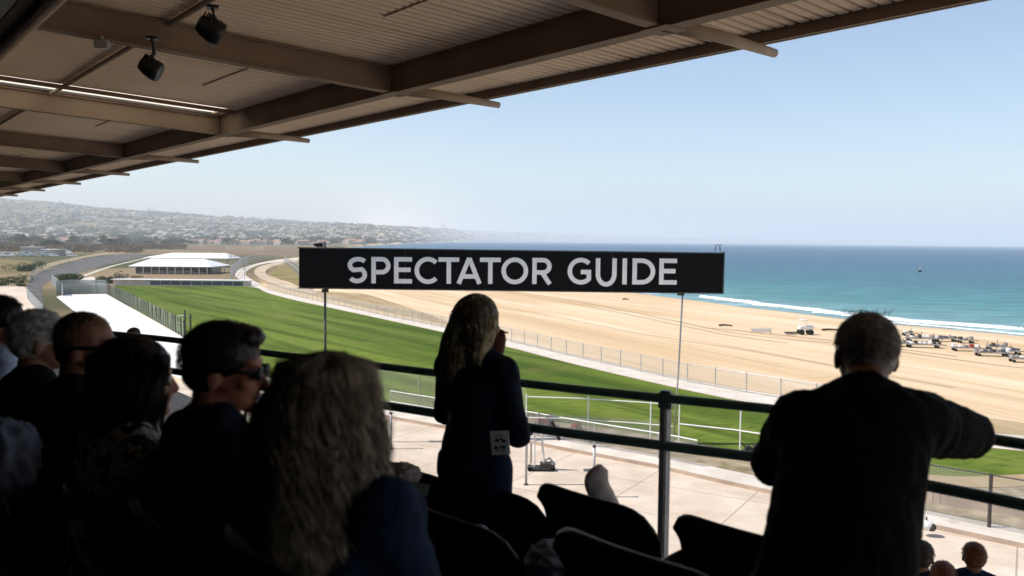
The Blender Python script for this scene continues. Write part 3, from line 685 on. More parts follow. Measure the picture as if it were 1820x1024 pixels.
for i, l in enumerate(RL):
    bm = bmesh.new(); beam(bm, G(-9, l, 12.15 + SL * 15.7 + .003), G(6.6, l, 12.155 + .003), ibeam(.16, .36, .02, .05)); link('rafter', bm, M['brown'], gs)
    bm = bmesh.new(); tube(bm, [G(6.72, l, 12.22), G(7.6, l - .03, 12.225), G(8.62, l - .05, 12.19)], .085, 12, .05); link('outrigger', bm, M['tube'], gs, True)
    bm = bmesh.new(); box(bm, G(6.72, l, 12.15), (.34, .34, .012), rz=ALPHA); box(bm, G(6.58, l + .1, 12.33), (.02, .05, .3), rz=ALPHA); link('gusset', bm, M['brown'], gs)
bm = bmesh.new(); beam(bm, G(-.9, -12, 12.30), G(-.9, 84, 12.30), rect(5.0, .05)); link('bulkhead', bm, M['lampb'], gs)
bm = bmesh.new(); tube(bm, [G(1.86, -12, 12.28), G(1.86, 84, 12.28)], .075, 12); link('edge_pipe', bm, M['tube'], gs, True)
for (p, l0, l1) in ((3.45, -12, 84),):
    bm = bmesh.new(); tube(bm, [G(p, l0, sheet_z(p) - .05), G(p, l1, sheet_z(p) - .05)], .035, 8); link('conduit', bm, M['tube'], gs)
for k in range(14):    # sheet laps
    for p in (-6.5, 5.2, 7.7):
        bm = bmesh.new(); l0 = RL[0] + k * 6 + random.uniform(0, 2); beam(bm, G(p, l0, sheet_z(p) - .012), G(p, l0 + random.uniform(2, 4), sheet_z(p) - .012), rect(.02, .012)); link('sheet_lap', bm, M['brown'], gs)
# translucent panel added to stand in for sunlight on the rafter web
tm = bpy.data.materials.new('translucent_sheet'); tm.use_nodes = True; q = tm.node_tree; q.nodes.clear(); oo = q.nodes.new('ShaderNodeOutputMaterial'); tr = q.nodes.new('ShaderNodeBsdfTranslucent'); tr.inputs[0].default_value = (.85, .75, .6, 1); q.links.new(tr.outputs[0], oo.inputs[0])
bm = bmesh.new(); bm.faces.new([bm.verts.new(G(p, l, sheet_z(p) + .03)) for p, l in ((-9, 16.55), (6.5, 16.55), (6.5, 17.6), (-9, 17.6))]); link('added_bright_strip', bm, tm, gs)
bm = bmesh.new(); beam(bm, G(-9, 16.45, 12.44 + SL * 15.7), G(6.5, 16.45, 12.44), rect(.05, .07)); link('purlin', bm, M['brown'], gs)
# back wall, tiers, columns
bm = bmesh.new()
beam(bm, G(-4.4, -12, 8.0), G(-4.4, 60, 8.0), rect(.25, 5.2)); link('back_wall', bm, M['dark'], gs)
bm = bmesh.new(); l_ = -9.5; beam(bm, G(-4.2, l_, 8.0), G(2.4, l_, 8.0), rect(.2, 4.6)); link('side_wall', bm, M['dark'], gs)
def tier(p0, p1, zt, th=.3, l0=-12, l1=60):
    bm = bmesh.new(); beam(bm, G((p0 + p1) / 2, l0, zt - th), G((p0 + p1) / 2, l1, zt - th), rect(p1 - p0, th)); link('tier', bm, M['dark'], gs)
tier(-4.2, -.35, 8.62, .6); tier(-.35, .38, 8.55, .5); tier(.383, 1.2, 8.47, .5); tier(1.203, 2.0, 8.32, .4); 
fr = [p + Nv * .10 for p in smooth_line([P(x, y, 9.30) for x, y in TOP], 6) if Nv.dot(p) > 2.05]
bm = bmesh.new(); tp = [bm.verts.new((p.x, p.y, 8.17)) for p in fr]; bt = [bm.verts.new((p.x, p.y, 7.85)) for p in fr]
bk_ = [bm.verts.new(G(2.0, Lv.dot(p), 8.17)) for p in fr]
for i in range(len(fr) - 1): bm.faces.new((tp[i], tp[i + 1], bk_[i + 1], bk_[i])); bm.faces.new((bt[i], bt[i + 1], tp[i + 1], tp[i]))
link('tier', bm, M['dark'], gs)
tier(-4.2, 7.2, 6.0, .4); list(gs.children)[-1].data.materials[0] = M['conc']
for l in RL[::2]:
    bm = bmesh.new(); box(bm, G(-3.6, l, 10), (.3, .3, 5.2), rz=ALPHA); link('column', bm, M['brown'], gs)
bm = bmesh.new(); beam(bm, G(6.9, -12, 0.0), G(6.9, 60, 0.0), rect(.3, 5.6)); link('lower_wall', bm, M['conc'], gs)

# floodlights under the canopy
def flood(px, py, depth, hang, label, rz, s=1.0):
    c = D(px, py, depth)
    t = empty('floodlight', c, label, 'floodlight', None, rz)
    bm = bmesh.new()
    prof = [(-.20, .02), (-.19, .10), (-.10, .145), (.02, .17), (.10, .165), (.12, .15)]
    n = 20; rings = []
    for (x, r) in prof: rings.append([bm.verts.new((x * s, r * s * math.cos(2 * math.pi * k / n) * 1.1, r * s * math.sin(2 * math.pi * k / n) * .95)) for k in range(n)])
    for a, b_ in zip(rings, rings[1:]):
        for k in range(n): bm.faces.new((a[k], a[(k + 1) % n], b_[(k + 1) % n], b_[k]))
    bm.faces.new(rings[0][::-1])
    for k in range(5): box(bm, ((-.17 + k * .035) * s, 0, .02), (.008, .22 * s, .26 * s))
    h = link('lamp_housing', bm, M['lampb'], t, True); h.rotation_euler = (0, R(28), 0)
    bm = bmesh.new(); bmesh.ops.create_circle(bm, cap_ends=True, radius=.15 * s, segments=24, matrix=Matrix.Translation((.115 * s, 0, 0)) @ Matrix.Rotation(R(90), 4, 'Y')); g2 = link('glass', bm, M['glass'], h)
    bm = bmesh.new(); tube(bm, [(0, 0, hang), (.02, 0, hang * .5), (-.02, 0, .16 * s)], .035 * s, 8)
    tube(bm, [(-.02, -.18 * s, -.02), (-.02, -.17 * s, .14 * s), (-.02, 0, .2 * s), (-.02, .17 * s, .14 * s), (-.02, .18 * s, -.02)], .016, 6)
    box(bm, (0, 0, hang), (.12, .12, .03)); link('hanger', bm, M['lampb'], t)
flood(378, 55, 9.2, .25, 'black floodlight hanging nearest, high under the corrugated roof', R(22), .86)
flood(271, 123, 10.1, .36, 'smaller black floodlight hanging below the brown rafter', R(14), .76)
c = D(181, 79, 10); bm = bmesh.new(); box(bm, (0, 0, 0), (.16, .1, .1), bev=.015); tube(bm, [(0, 0, .05), (0, 0, .1)], .02, 8); o = link('junction_box', bm, M['metal'], None); o.location = c; tag(o, 'small grey junction box fixed to the brown rafter', 'junction box')

# railing
rp = smooth_line([P(x, y, 9.30) for x, y in TOP], 6)
t = empty('guard_railing', (0, 0, 0), 'dark green two rail metal guard railing in front of the spectators', 'railing')
bm = bmesh.new(); tube(bm, rp, .0205, 14); link('top_rail', bm, M['rail'], t, True)
bm = bmesh.new(); tube(bm, [p + Vector((0, 0, -.215)) for p in rp], .0225, 14); link('middle_rail', bm, M['rail'], t, True)
for px, mm in ((1184, 'postp'), (434, 'rail'), (1585, 'postp'), (130, 'rail')):
    py = interp(TOP, px); b0 = P(px, py, 9.30); bm = bmesh.new(); bmesh.ops.create_cube(bm, size=1, matrix=Matrix.Translation((b0.x, b0.y + .01, (9.31 + 8.15) / 2)) @ Matrix.Rotation(R(38), 4, 'Z') @ Matrix.Diagonal((.042 if px != 434 else .015, .042 if px != 434 else .015, 1.16, 1)))
    es = list(bm.edges); bmesh.ops.bevel(bm, geom=es, offset=.006, segments=2, affect='EDGES'); link('post', bm, M[mm], t)
    if mm == 'postp': bm = bmesh.new(); box(bm, (b0.x, b0.y + .01, 9.29), (.06, .05, .09), rz=R(-28), bev=.01); link('bracket', bm, M['rail'], t)

# ------------------------------------------------------------------ stadium seats
def seat_proto():
    t = empty('stadium_seat', (0, 0, 0), '', 'seat')
    # backrest: curved shell, wide rounded top; sitter faces +y, z=0 floor
    bm = bmesh.new(); nu, nv = 16, 12; gr = []
    for j in range(nv + 1):
        v = j / nv; row = []
        for i in range(nu + 1):
            s = (i / nu) * 2 - 1
            half = .285 * (1 - .10 * (1 - v)) ; x = s * half
            zt = .885 - .075 * abs(s) ** 7 - .012 * s * s
            z = .44 + (zt - .44) * v
            y = -.05 - .10 * v + .075 * abs(s) ** 2.2 - .03 * max(0, v - .85) / .15
            row.append(bm.verts.new((x, y, z)))
        gr.append(row)
    for j in range(nv):
        for i in range(nu): bm.faces.new((gr[j][i], gr[j][i + 1], gr[j + 1][i + 1], gr[j + 1][i]))
    o = link('backrest', bm, M['plastic'], t, True); md = o.modifiers.new('s', 'SOLIDIFY'); md.thickness = .022; md.offset = 0; b2 = o.modifiers.new('b', 'BEVEL'); b2.width = .009; b2.segments = 3
    bm = bmesh.new(); gr = []
    for j in range(9):
        v = j / 8; row = []
        for i in range(13):
            s = i / 6 - 1; row.append(bm.verts.new((s * .25 * (1 - .12 * v * v), -.03 + .43 * v, .44 - .03 * math.sin(v * 3) + .03 * abs(s) ** 3 - .03 * max(0, v - .8) * 5 * .4)))
        gr.append(row)
    for j in range(8):
        for i in range(12): bm.faces.new((gr[j][i], gr[j][i + 1], gr[j + 1][i + 1], gr[j + 1][i]))
    o = link('seat_pan', bm, M['plastic'], t, True); md = o.modifiers.new('s', 'SOLIDIFY'); md.thickness = .02
    for sx in (-1, 1):
        bm = bmesh.new(); tube(bm, smooth_line([(sx * .272, -.12, .60), (sx * .283, -.02, .665), (sx * .283, .15, .67), (sx * .279, .26, .655), (sx * .276, .28, .62)], 4), .022, 10); link('armrest', bm, M['plastic'], t, True)
        bm = bmesh.new(); box(bm, (sx * .276, .02, .32), (.03, .07, .64), bev=.006); box(bm, (sx * .276, .06, .02), (.05, .24, .04)); link('leg', bm, M['dkmetal'], t)
    return t
proto = seat_proto(); first = True
def seat(p, l, z, yaw, label, group='dark moulded stadium seats'):
    global first
    o = proto if first else copy_tree(proto); first = False
    q = Nv * p + Lv * l; o.location = (q.x, q.y, z); o.rotation_euler = (0, 0, yaw); o['label'] = label; o['group'] = group
    return o
def seat_px(px, ytop, depth, zf, label, dyaw=0, group='dark moulded stadium seats'):
    q = D(px, ytop, depth); o = seat(Nv.dot(q), Lv.dot(q), zf, -(R(90) - ALPHA) + dyaw, label, group)
    return o
Y0 = 0
SZ = lambda px, py, d: D(px, py, d).z - .87
for args in [
    (1084, 868, 3.15, 'empty black seat with rounded back just left of the grey post', R(4)),
    (1345, 925, 2.95, 'empty black seat partly hidden behind the leaning man', R(4)),
    (775, 826, 4.05, 'empty black seat just left of the legs of the standing woman', R(4)),
    (915, 856, 3.62, 'empty black seat just right of the legs of the standing woman', R(4)),
    (690, 806, 4.42, 'empty black seat beside the hair of the curly haired woman', R(4)),
    (850, 898, 2.65, 'large empty black seat back below the standing woman', R(4)),
    (1185, 955, 2.02, 'nearest empty black seat back at the bottom middle', R(4)),
    (1480, 1085, 1.95, 'black seat back below the jeans of the leaning man', R(4)),
    (640, 960, 1.35, 'black seat holding the curly haired woman', 0),
    (405, 905, 1.85, 'black seat holding the man in dark sunglasses', 0),
    (255, 868, 2.25, 'black seat holding the woman in the patterned knit top', 0),
    (118, 838, 2.7, 'black seat holding the balding man', 0),
    (15, 800, 3.2, 'black seat holding the grey haired man', 0)]:
    px, py, d, lb, dy = args; seat_px(px, py, d, SZ(px, py, d), lb, dy)

# ------------------------------------------------------------------ people
def loft(bm, secs, n=20):
    """secs: (center, side vector*half width, depth vector*half depth)"""
    rings = []
    for c, s, d in secs:
        c, s, d = Vector(c), Vector(s), Vector(d)
        rings.append([bm.verts.new(c + s * math.cos(2 * math.pi * k / n) + d * math.sin(2 * math.pi * k / n)) for k in range(n)])
    for a, b in zip(rings, rings[1:]):
        for k in range(n): bm.faces.new((a[k], a[(k + 1) % n], b[(k + 1) % n], b[k]))
    bm.faces.new(rings[0][::-1]); bm.faces.new(rings[-1])
def ell(bm, c, r, rm=None):
    mt = Matrix.Translation(Vector(c)) @ (rm.to_4x4() if rm else Matrix()) @ Matrix.Diagonal((*r, 1))
    bmesh.ops.create_uvsphere(bm, u_segments=20, v_segments=14, radius=1, matrix=mt)
def cap(bm, a, ra, b, rb, n=14):
    a, b = Vector(a), Vector(b); d = b - a; L = d.length; d.normalize(); s, u = frame_of(d)
    secs = []
    for k in range(1, 5): an = R(90 * k / 4 - 90 + 0); secs.append((a + d * ra * math.sin(R(-90 + 22.5 * k)), ra * math.cos(R(-90 + 22.5 * k))))
    for k in range(0, 4): secs.append((b + d * rb * math.sin(R(22.5 * k)), rb * math.cos(R(22.5 * k))))
    loft(bm, [(c, s * r, u * r) for c, r in secs], n)
def finish(name, bm, m, parent, voxel, smooth_it=6, wr=0, seed=0, wscale=9):
    bmesh.ops.recalc_face_normals(bm, faces=bm.faces[:])
    o = link('tmp', bm, m); md = o.modifiers.new('r', 'REMESH'); md.mode = 'VOXEL'; md.voxel_size = voxel; md.use_smooth_shade = True
    sm_ = o.modifiers.new('s', 'SMOOTH'); sm_.iterations = smooth_it; sm_.factor = .6
    dg = bpy.context.evaluated_depsgraph_get(); me = bpy.data.meshes.new_from_object(o.evaluated_get(dg), depsgraph=dg)
    old = o.data; bpy.data.objects.remove(o); bpy.data.meshes.remove(old)
    if wr:
        vn = [v.normal.copy() for v in me.vertices]
        for v, nn in zip(me.vertices, vn):
            p = v.co * wscale; k = noise.ridged_multi_fractal(Vector((p.x * 1.6, p.y * 1.6, p.z * .8 + seed)), 1, 2, 3, 1, 2) - 1.2
            v.co += nn * wr * max(-1.2, min(1.2, k))
    me.polygons.foreach_set('use_smooth', [True] * len(me.polygons))
    me.name = name; o = bpy.data.objects.new(name, me); COL.objects.link(o); o.parent = parent
    if not me.materials: me.materials.append(m)
    return o
def hand(bm, w, d, pn, s=1.0, curl=.6, side=1):
    """palm + five fingers: w wrist, d pointing direction, pn palm normal (fingers curl towards it)"""
    w, d, pn = Vector(w), Vector(d).normalized(), Vector(pn); pn = (pn - d * pn.dot(d)).normalized(); sv = d.cross(pn) * side
    loft(bm, [(w, sv * .026 * s, pn * .018 * s), (w + d * .03 * s, sv * .036 * s, pn * .016 * s), (w + d * .085 * s, sv * .041 * s, pn * .013 * s), (w + d * .095 * s, sv * .036 * s, pn * .010 * s)], 14)
    for i, (off, ln) in enumerate(((.030, .072), (.010, .080), (-.010, .074), (-.029, .058))):
        p = w + d * .088 * s + sv * off * s; dd = d.copy(); r = .0088 * s
        for k, fr in enumerate((.45, .32, .23)):
            dd = (Matrix.Rotation(curl * (.5 + .2 * k), 3, sv * side if side > 0 else -sv) @ dd) if False else (dd + pn * math.tan(min(1.2, curl * .55))).normalized()
            q = p + dd * ln * fr * s; cap(bm, p, r, q, r * .9, 8); p = q; r *= .92
    a = w + d * .025 * s + sv * .034 * s; b = a + (d * .7 + sv * .7 + pn * .25).normalized() * .036 * s; c = b + (d * .9 + sv * .25 + pn * .35).normalized() * .032 * s
    cap(bm, a, .012 * s, b, .010 * s, 8); cap(bm, b, .010 * s, c, .0085 * s, 8)

def person(name_label, loc, yaw, pose, skin='skin', shirt='navy', trousers='denim', hair=None, s=1.0, hand_curl=.5, short_sleeve=False, vox=.007):
    """pose: joints in local metres, facing +y"""
    t = empty('person', loc, name_label, 'person', None, yaw); t.scale = (s, s, s)
    J = {k: Vector(v) for k, v in pose.items() if k not in ('hyaw', 'hpitch', 'hroll', 'wide', 'belly', 'slv')}
    wd = pose.get('wide', 1.0); belly = pose.get('belly', 1.0)
    shv = (J['shR'] - J['shL']).normalized(); hipv = (J['hipR'] - J['hipL']).normalized()
    spine = (J['neck'] - J['hip']); fw = shv.cross(spine).normalized() * -1; fwh = hipv.cross(spine).normalized() * -1
    hr = Euler((pose.get('hpitch', 0), pose.get('hroll', 0), pose.get('hyaw', 0)), 'ZYX').to_matrix()
    hr = Matrix.Rotation(pose.get('hyaw', 0), 3, 'Z') @ Matrix.Rotation(pose.get('hroll', 0), 3, 'Y') @ Matrix.Rotation(pose.get('hpitch', 0), 3, 'X')
    hc = J['head']
    H = lambda x, y, z: hc + hr @ Vector((x, y, z))
    def torso(bm, g):
        lp = lambda a: J['hip'].lerp(J['neck'], a)
        loft(bm, [(lp(-.12), hipv * (.13 * wd + g), fwh * (.10 + g)), (lp(0), hipv * (.168 * wd + g), fwh * (.125 + g)), (lp(.15), hipv * (.165 * wd + g), fwh * (.125 * belly + g)), (lp(.38), shv * (.145 * wd * (.5 + .5 * belly) + g), fw * (.112 * belly + g)),
                  (lp(.62), shv * (.165 * wd + g), fw * (.122 + g)), (lp(.80), shv * (.182 * wd + g), fw * (.108 + g)), (lp(.92), shv * (.15 * wd + g), fw * (.082 + g)), (lp(1.0), shv * (.07 + g), fw * (.06 + g))], 24)
        for k in ('R', 'L'):
            cap(bm, lp(.99), .055 + g, J['sh' + k], .060 + g); ell(bm, J['sh' + k], (.066 + g,) * 3)
    def arms(bm, g, frac=1.0, w0=.052, w1=.040, w2=.027):
        for k in ('R', 'L'):
            a, b, c = J['sh' + k], J['el' + k], J['wr' + k]
            cap(bm, a, w0 + g, b, w1 + g)
            if frac > 0: cap(bm, b, w1 + g, b.lerp(c, frac), w1 + (w2 - w1) * frac + g)
    def legs(bm, g, frac=1.0):
        for k in ('R', 'L'):
            a, b, c = J['hip' + k], J['kn' + k], J['an' + k]
            cap(bm, a, .088 + g, b, .056 + g); cap(bm, b, .056 + g, b.lerp(c, frac), .056 - .018 * frac + g)
    bm = bmesh.new()
    torso(bm, 0); arms(bm, 0); legs(bm, 0)
    ell(bm, H(0, -.012, .036), (.076, .096, .084), hr); ell(bm, H(0, .028, -.018), (.064, .068, .085), hr); ell(bm, H(0, .045, -.072), (.046, .046, .034), hr)
    ell(bm, H(0, .078, -.090), (.022, .020, .018), hr); cap(bm, H(0, .088, .012), .010, H(0, .108, -.026), .014, 10); ell(bm, H(0, .078, .030), (.050, .020, .012), hr)
    ell(bm, H(0, .090, -.050), (.024, .011, .007), hr); ell(bm, H(0, .088, -.061), (.022, .011, .007), hr)
    for sx in (-1, 1):
        ell(bm, H(sx * .080, -.004, -.014), (.010, .020, .033), hr @ Matrix.Rotation(sx * .35, 3, 'Z')); ell(bm, H(sx * .045, .066, -.022), (.024, .022, .02), hr)
    cap(bm, H(0, -.022, -.055), .056, J['neck'] + (J['head'] - J['neck']) * .1, .062)
    for k, sd_ in (('R', 1), ('L', -1)):
        d = (J['wr' + k] - J['el' + k]).normalized(); d2 = J.get('hd' + k, d); pn = J.get('pn' + k, Vector((0, 0, -1)))
        hand(bm, J['wr' + k], d2, pn, 1, hand_curl, sd_)
    for k in ('R', 'L'):
        a = J['an' + k]; cap(bm, a, .04, a + Vector((0, .05, -.04)), .042); cap(bm, a + Vector((0, -.03, -.05)), .036, a + Vector((0, .15, -.06)), .032)
    finish('body', bm, M[skin], t, vox, 4)
    bm = bmesh.new(); torso(bm, .014); arms(bm, .013, .0 if short_sleeve else .93, .052 + pose.get('slv', 0), .040 + pose.get('slv', 0) * .6)
    o = finish('shirt', bm, M[shirt], t, .011, 5, .006, random.random() * 50)
    bm = bmesh.new(); legs(bm, .016, .97); lp = lambda a: J['hip'].lerp(J['neck'], a)
    loft(bm, [(lp(-.14), hipv * (.12 * wd), fwh * .10), (lp(-.04), hipv * (.178 * wd), fwh * .138), (lp(.06), hipv * (.180 * wd), fwh * .138), (lp(.13), hipv * (.168 * wd), fwh * (.130 * belly))], 24)
    finish('trousers', bm, M[trousers], t, .012, 5, .005, random.random() * 50)
    for k in ('R', 'L'):
        bm = bmesh.new(); a = J['an' + k]; cap(bm, a + Vector((0, -.03, -.055)), .042, a + Vector((0, .16, -.062)), .038); finish('shoe', bm, M['blackc'], t, .01, 3)
    for sx in (-1, 1):
        bm = bmesh.new(); ell(bm, H(sx * .030, .082, .006), (.012,) * 3); link('eye', bm, M['eye'], t, True)
    return t, H, hr, hc
def glasses(t, H, hr, m='lens', fill=True):
    bm = bmesh.new()
    for sx in (-1, 1):
        loft(bm, [(H(sx * .034, .100, .004), hr @ Vector((.030, 0, 0)), hr @ Vector((0, 0, .020))), (H(sx * .036, .106, .004), hr @ Vector((.029, 0, 0)), hr @ Vector((0, 0, .019)))], 18)
        tube(bm, [H(sx * .066, .094, .010), H(sx * .080, .05, .012), H(sx * .086, .0, .010), H(sx * .084, -.03, -.008)], .0045 if not fill else .0065, 6)
    tube(bm, [H(-.01, .108, .008), H(.01, .108, .008)], .004, 6)
    o = link('sunglasses', bm, M[m], t, True); return o
def strands(name, lines, m, parent, r=.0012):
    vs = []; fs = []
    for ln in lines:
        b0 = len(vs); n = len(ln)
        for i, p in enumerate(ln):
            d = (ln[min(i + 1, n - 1)] - ln[max(i - 1, 0)]); s, u = frame_of(d); rr = r * (1 if i < n - 1 else .3)
            for k in range(3): vs.append(p + s * rr * math.cos(2.094 * k) + u * rr * math.sin(2.094 * k))
        for i in range(n - 1):
            for k in range(3):
                a = b0 + i * 3 + k; c = b0 + i * 3 + (k + 1) % 3; fs.append((a, c, c + 3, a + 3))
    me = bpy.data.meshes.new(name); me.from_pydata(vs, [], fs); me.materials.append(m)
    me.polygons.foreach_set('use_smooth', [True] * len(me.polygons))
    o = bpy.data.objects.new(name, me); COL.objects.link(o); o.parent = parent; return o
def scalp(H, hr, rng, zmin=-.02, front=.045):
    """random point and normal on the hair-bearing scalp, head space"""
    while True:
        v = Vector((rng.gauss(0, 1), rng.gauss(0, 1), rng.gauss(0, 1))).normalized()
        p = Vector((v.x * .080, -.012 + v.y * .100, .036 + v.z * .088))
        if p.z < zmin - .06 * (p.y < -.03): continue
        if p.y > front - .0 and p.z < .085: continue
        if p.y > .01 and p.z < .03: continue
        return p, v
def short_hair(t, H, hr, m, n=2600, ln=.018, bald=False, vol=.006, seed=1, lift=.5, extra=None):
    rng = random.Random(seed)
    bm = bmesh.new()
    if not bald:
        ell(bm, H(0, -.014, .042), (.078 + vol, .095 + vol, .083 + vol), hr)
        ell(bm, H(0, -.035, -.01), (.074 + vol, .068 + vol, .062), hr)
        for e_ in (extra or []): ell(bm, H(*e_[0]), e_[1], hr)
    else:
        ell(bm, H(0, -.035, -.005), (.082, .074, .05), hr)
    finish('hair', bm, M[m], t, .006, 3, .003, seed, 40)
    lines = []
    for i in range(n):
        p, v = scalp(H, hr, rng)
        if bald and p.z > .05: continue
        vn = v.normalized(); p = p + vn * (vol * .6 if not bald else .003)
        fl = Vector((0, -.3, -.75)) + Vector((rng.gauss(0, .3), rng.gauss(0, .3), rng.gauss(0, .3)))
        L = ln * rng.uniform(.6, 1.4); q1 = p + (vn * lift + fl * .4).normalized() * L * .5; q2 = q1 + (vn * lift * .4 + fl).normalized() * L * .5
        lines.append([H(*p), H(*q1), H(*q2)])
    strands('hair_strands', lines, M[m], t, .0007)

SEATED = dict(hip=(0, 0, .50), neck=(0, .03, 1.07), shR=(.175, .02, .985), shL=(-.175, .02, .985), hipR=(.09, .03, .50), hipL=(-.09, .03, .50), knR=(.12, .45, .50), knL=(-.12, .45, .50),
              anR=(.12, .46, .10), anL=(-.12, .46, .10), elR=(.235, .08, .72), elL=(-.235, .08, .72), wrR=(.10, .28, .62), wrL=(-.10, .28, .62), head=(0, .06, 1.19))
def pose(base, **kw): d = dict(base); d.update(kw); return d
def seat_person(label, px, ytop, depth, face_az, body_az, p, topz=1.315, **kw):
    q = D(px, ytop, depth); s = kw.pop('s', 1.0)
    p = dict(p); p['hyaw'] = -R(face_az - body_az) + p.get('hyaw', 0)
    head = Vector(p['head']); ya = -R(body_az)
    off = Matrix.Rotation(ya, 3, 'Z') @ Vector((head.x, head.y, 0)) * s
    return person(label, (q.x - off.x, q.y - off.y, q.z - topz * s), ya, p, s=s, **kw)
# man in sunglasses, centre left
t, H, hr, hc = seat_person('man with short dark hair, sunglasses and navy shirt, seated left of the curly haired woman', 398, 574, 2.12, 88, 52, pose(SEATED, hpitch=-.10, wide=1.12, belly=1.15), skin='skin2', shirt='navy', s=.95)
short_hair(t, H, hr, 'hair_dark', ln=.016, vol=.008, lift=.3, seed=3, extra=[((0, .055, .095), (.055, .045, .030)), ((0, .02, .105), (.06, .06, .025))]); glasses(t, H, hr)
# woman with dark bob
t, H, hr, hc = seat_person('woman with dark bobbed hair and patterned knit top, seated between two men', 240, 600, 2.38, 62, 50, pose(SEATED, hpitch=-.05, wide=1.0, belly=1.12), shirt='lace', s=.98)
rng = random.Random(5)
bm = bmesh.new(); ell(bm, H(0, -.016, .040), (.096, .112, .094), hr); ell(bm, H(0, -.035, -.06), (.100, .088, .085), hr); ell(bm, H(0, -.045, -.115), (.090, .070, .045), hr)
finish('hair', bm, M['hair_dark'], t, .007, 4, .004, 3, 30)
lines = []
for i in range(1500):
    p, v = scalp(H, hr, rng, .0, .05); a = math.atan2(v.y, v.x); L = rng.uniform(.8, 1.0); pts = [H(*(p * 1.06))]
    rr = 1.2
    for k in range(1, 6):
        z = p.z + (-.16 - p.z) * k / 5 * L; w_ = 1.28 - .10 * max(0, k - 3)
        pts.append(H(math.cos(a) * .086 * w_ + rng.gauss(0, .002), -.02 + math.sin(a) * .092 * w_ * .95, z))
    lines.append(pts)
strands('hair_strands', lines, M['hair_dark'], t, .0012)
bm = bmesh.new(); c = H(.085, .03, .02); ell(bm, c, (.004, .012, .003), hr); link('hair_clip', bm, M['whitep'], t)
# balding man
t, H, hr, hc = seat_person('balding man with wraparound sunglasses and striped shirt, seated third from the left', 152, 552, 2.72, 86, 50, pose(SEATED, hpitch=-.06, wide=1.1, belly=1.2), skin='skin', shirt='grid', s=.97)
short_hair(t, H, hr, 'hair_brown', 1500, .006, vol=-.0035, seed=8, lift=.3); glasses(t, H, hr)
# grey haired man
t, H, hr, hc = seat_person('grey haired person in a black jacket, seated second from the left', 72, 552, 3.2, 66, 48, pose(SEATED, hpitch=-.05, wide=1.05), shirt='blackc', s=.97)
short_hair(t, H, hr, 'hair_grey', ln=.02, vol=.008, seed=9, lift=.3)
# far left man
t, H, hr, hc = seat_person('man in glasses and pale blue shirt cut off by the left edge', 2, 528, 3.75, 80, 52, pose(SEATED, hpitch=-.02), skin='skin2', shirt='paleb', s=1.0)
short_hair(t, H, hr, 'hair_dark', ln=.02, vol=.008, seed=10); glasses(t, H, hr)
# curly blonde woman, nearest
t, H, hr, hc = seat_person('nearest seated woman with long curly ash blonde hair and blue top, seen from behind', 590, 622, 1.62, 20, 30, pose(SEATED, hpitch=-.04, wide=1.05, shR=(.160, .02, 1.03), shL=(-.18, .02, 1.03), elR=(.225, .10, .76)), shirt='bluec', s=1.0, topz=1.318)
bm = bmesh.new(); ell(bm, H(0, -.016, .036), (.092, .108, .092), hr); ell(bm, H(.004, -.04, -.06), (.098, .092, .10), hr); ell(bm, H(.008, -.055, -.16), (.105, .082, .12), hr); ell(bm, H(.01, -.06, -.24), (.105, .07, .09), hr)
finish('hair', bm, M['hair_curl'], t, .008, 4, .010, 6, 16)
rng = random.Random(12); lines = []
for i in range(4600):
    p, v = scalp(H, hr, rng, -.01, .05); a = math.atan2(v.y, v.x); ph = rng.uniform(0, 6.28); ln = rng.uniform(.18, .35); cr_ = rng.uniform(.004, .012); fr = rng.uniform(35, 70)
    pts = []
    for k in range(15):
        f_ = k / 14; z = p.z - ln * f_; sp_ = sstep(f_ * 1.5); wx = .080 + (.040 + .02 * f_) * sp_ + .012; wy = .098 + (.020) * sp_
        cr2 = cr_ * rng.uniform(.8, 1.2); base = Vector((math.cos(a) * wx, -.02 - .03 * sp_ + math.sin(a) * wy * (1 if math.sin(a) < 0 else .55 + .35 * (1 - sp_)), z))
        if f_ == 0: base = p * 1.03
        rad = .93 + .22 * noise.noise(Vector((a * 3, f_ * 4, (i % 40) * .12)))
        base.x *= rad; base += Vector((math.cos(fr * ln * f_ + ph), math.sin(fr * ln * f_ + ph), 0)) * cr_ * min(1, f_ * 4)
        pts.append(H(*base))
    lines.append(pts)
strands('hair_strands', [q_ for q_ in lines if q_[-1].x < hc.x + .03], M['hair_curl'], t, .0009); strands('hair_strands', [q_ for q_ in lines if q_[-1].x >= hc.x + .03], M['hair_curl_lit'], t, .0009)

# standing woman
ST_W = dict(hip=(0, -.01, .86), neck=(.0, .0, 1.335), shR=(.150, 0, 1.255), shL=(-.150, .02, 1.255), hipR=(.085, 0, .84), hipL=(-.085, 0, .84), knR=(.085, .03, .45), knL=(-.075, .02, .45), anR=(.085, 0, .09), anL=(-.075, 0, .09),
            elR=(.205, .045, .985), elL=(-.215, .06, 1.03), wrR=(-.02, .17, 1.02), wrL=(.010, .155, 1.305), hdL=(.10, -.05, .95), pnL=(.3, -.9, .1), head=(.0, .02, 1.46), hyaw=-.10, hpitch=-.03, wide=.82, belly=.84)
WAZ = 34
q = D(850, 526, 3.55); S_ = .97
t, H, hr, hc = person('standing woman with long blonde hair and dark jeans, hand raised to her face', (q.x - .012, q.y, q.z - 1.585 * S_), R(-WAZ), ST_W, shirt='navy', trousers='denim', s=S_, hand_curl=.9)
bm = bmesh.new(); ell(bm, H(0, -.018, .036), (.096, .112, .096), hr); ell(bm, H(0, -.037, -.05), (.098, .092, .095), hr)
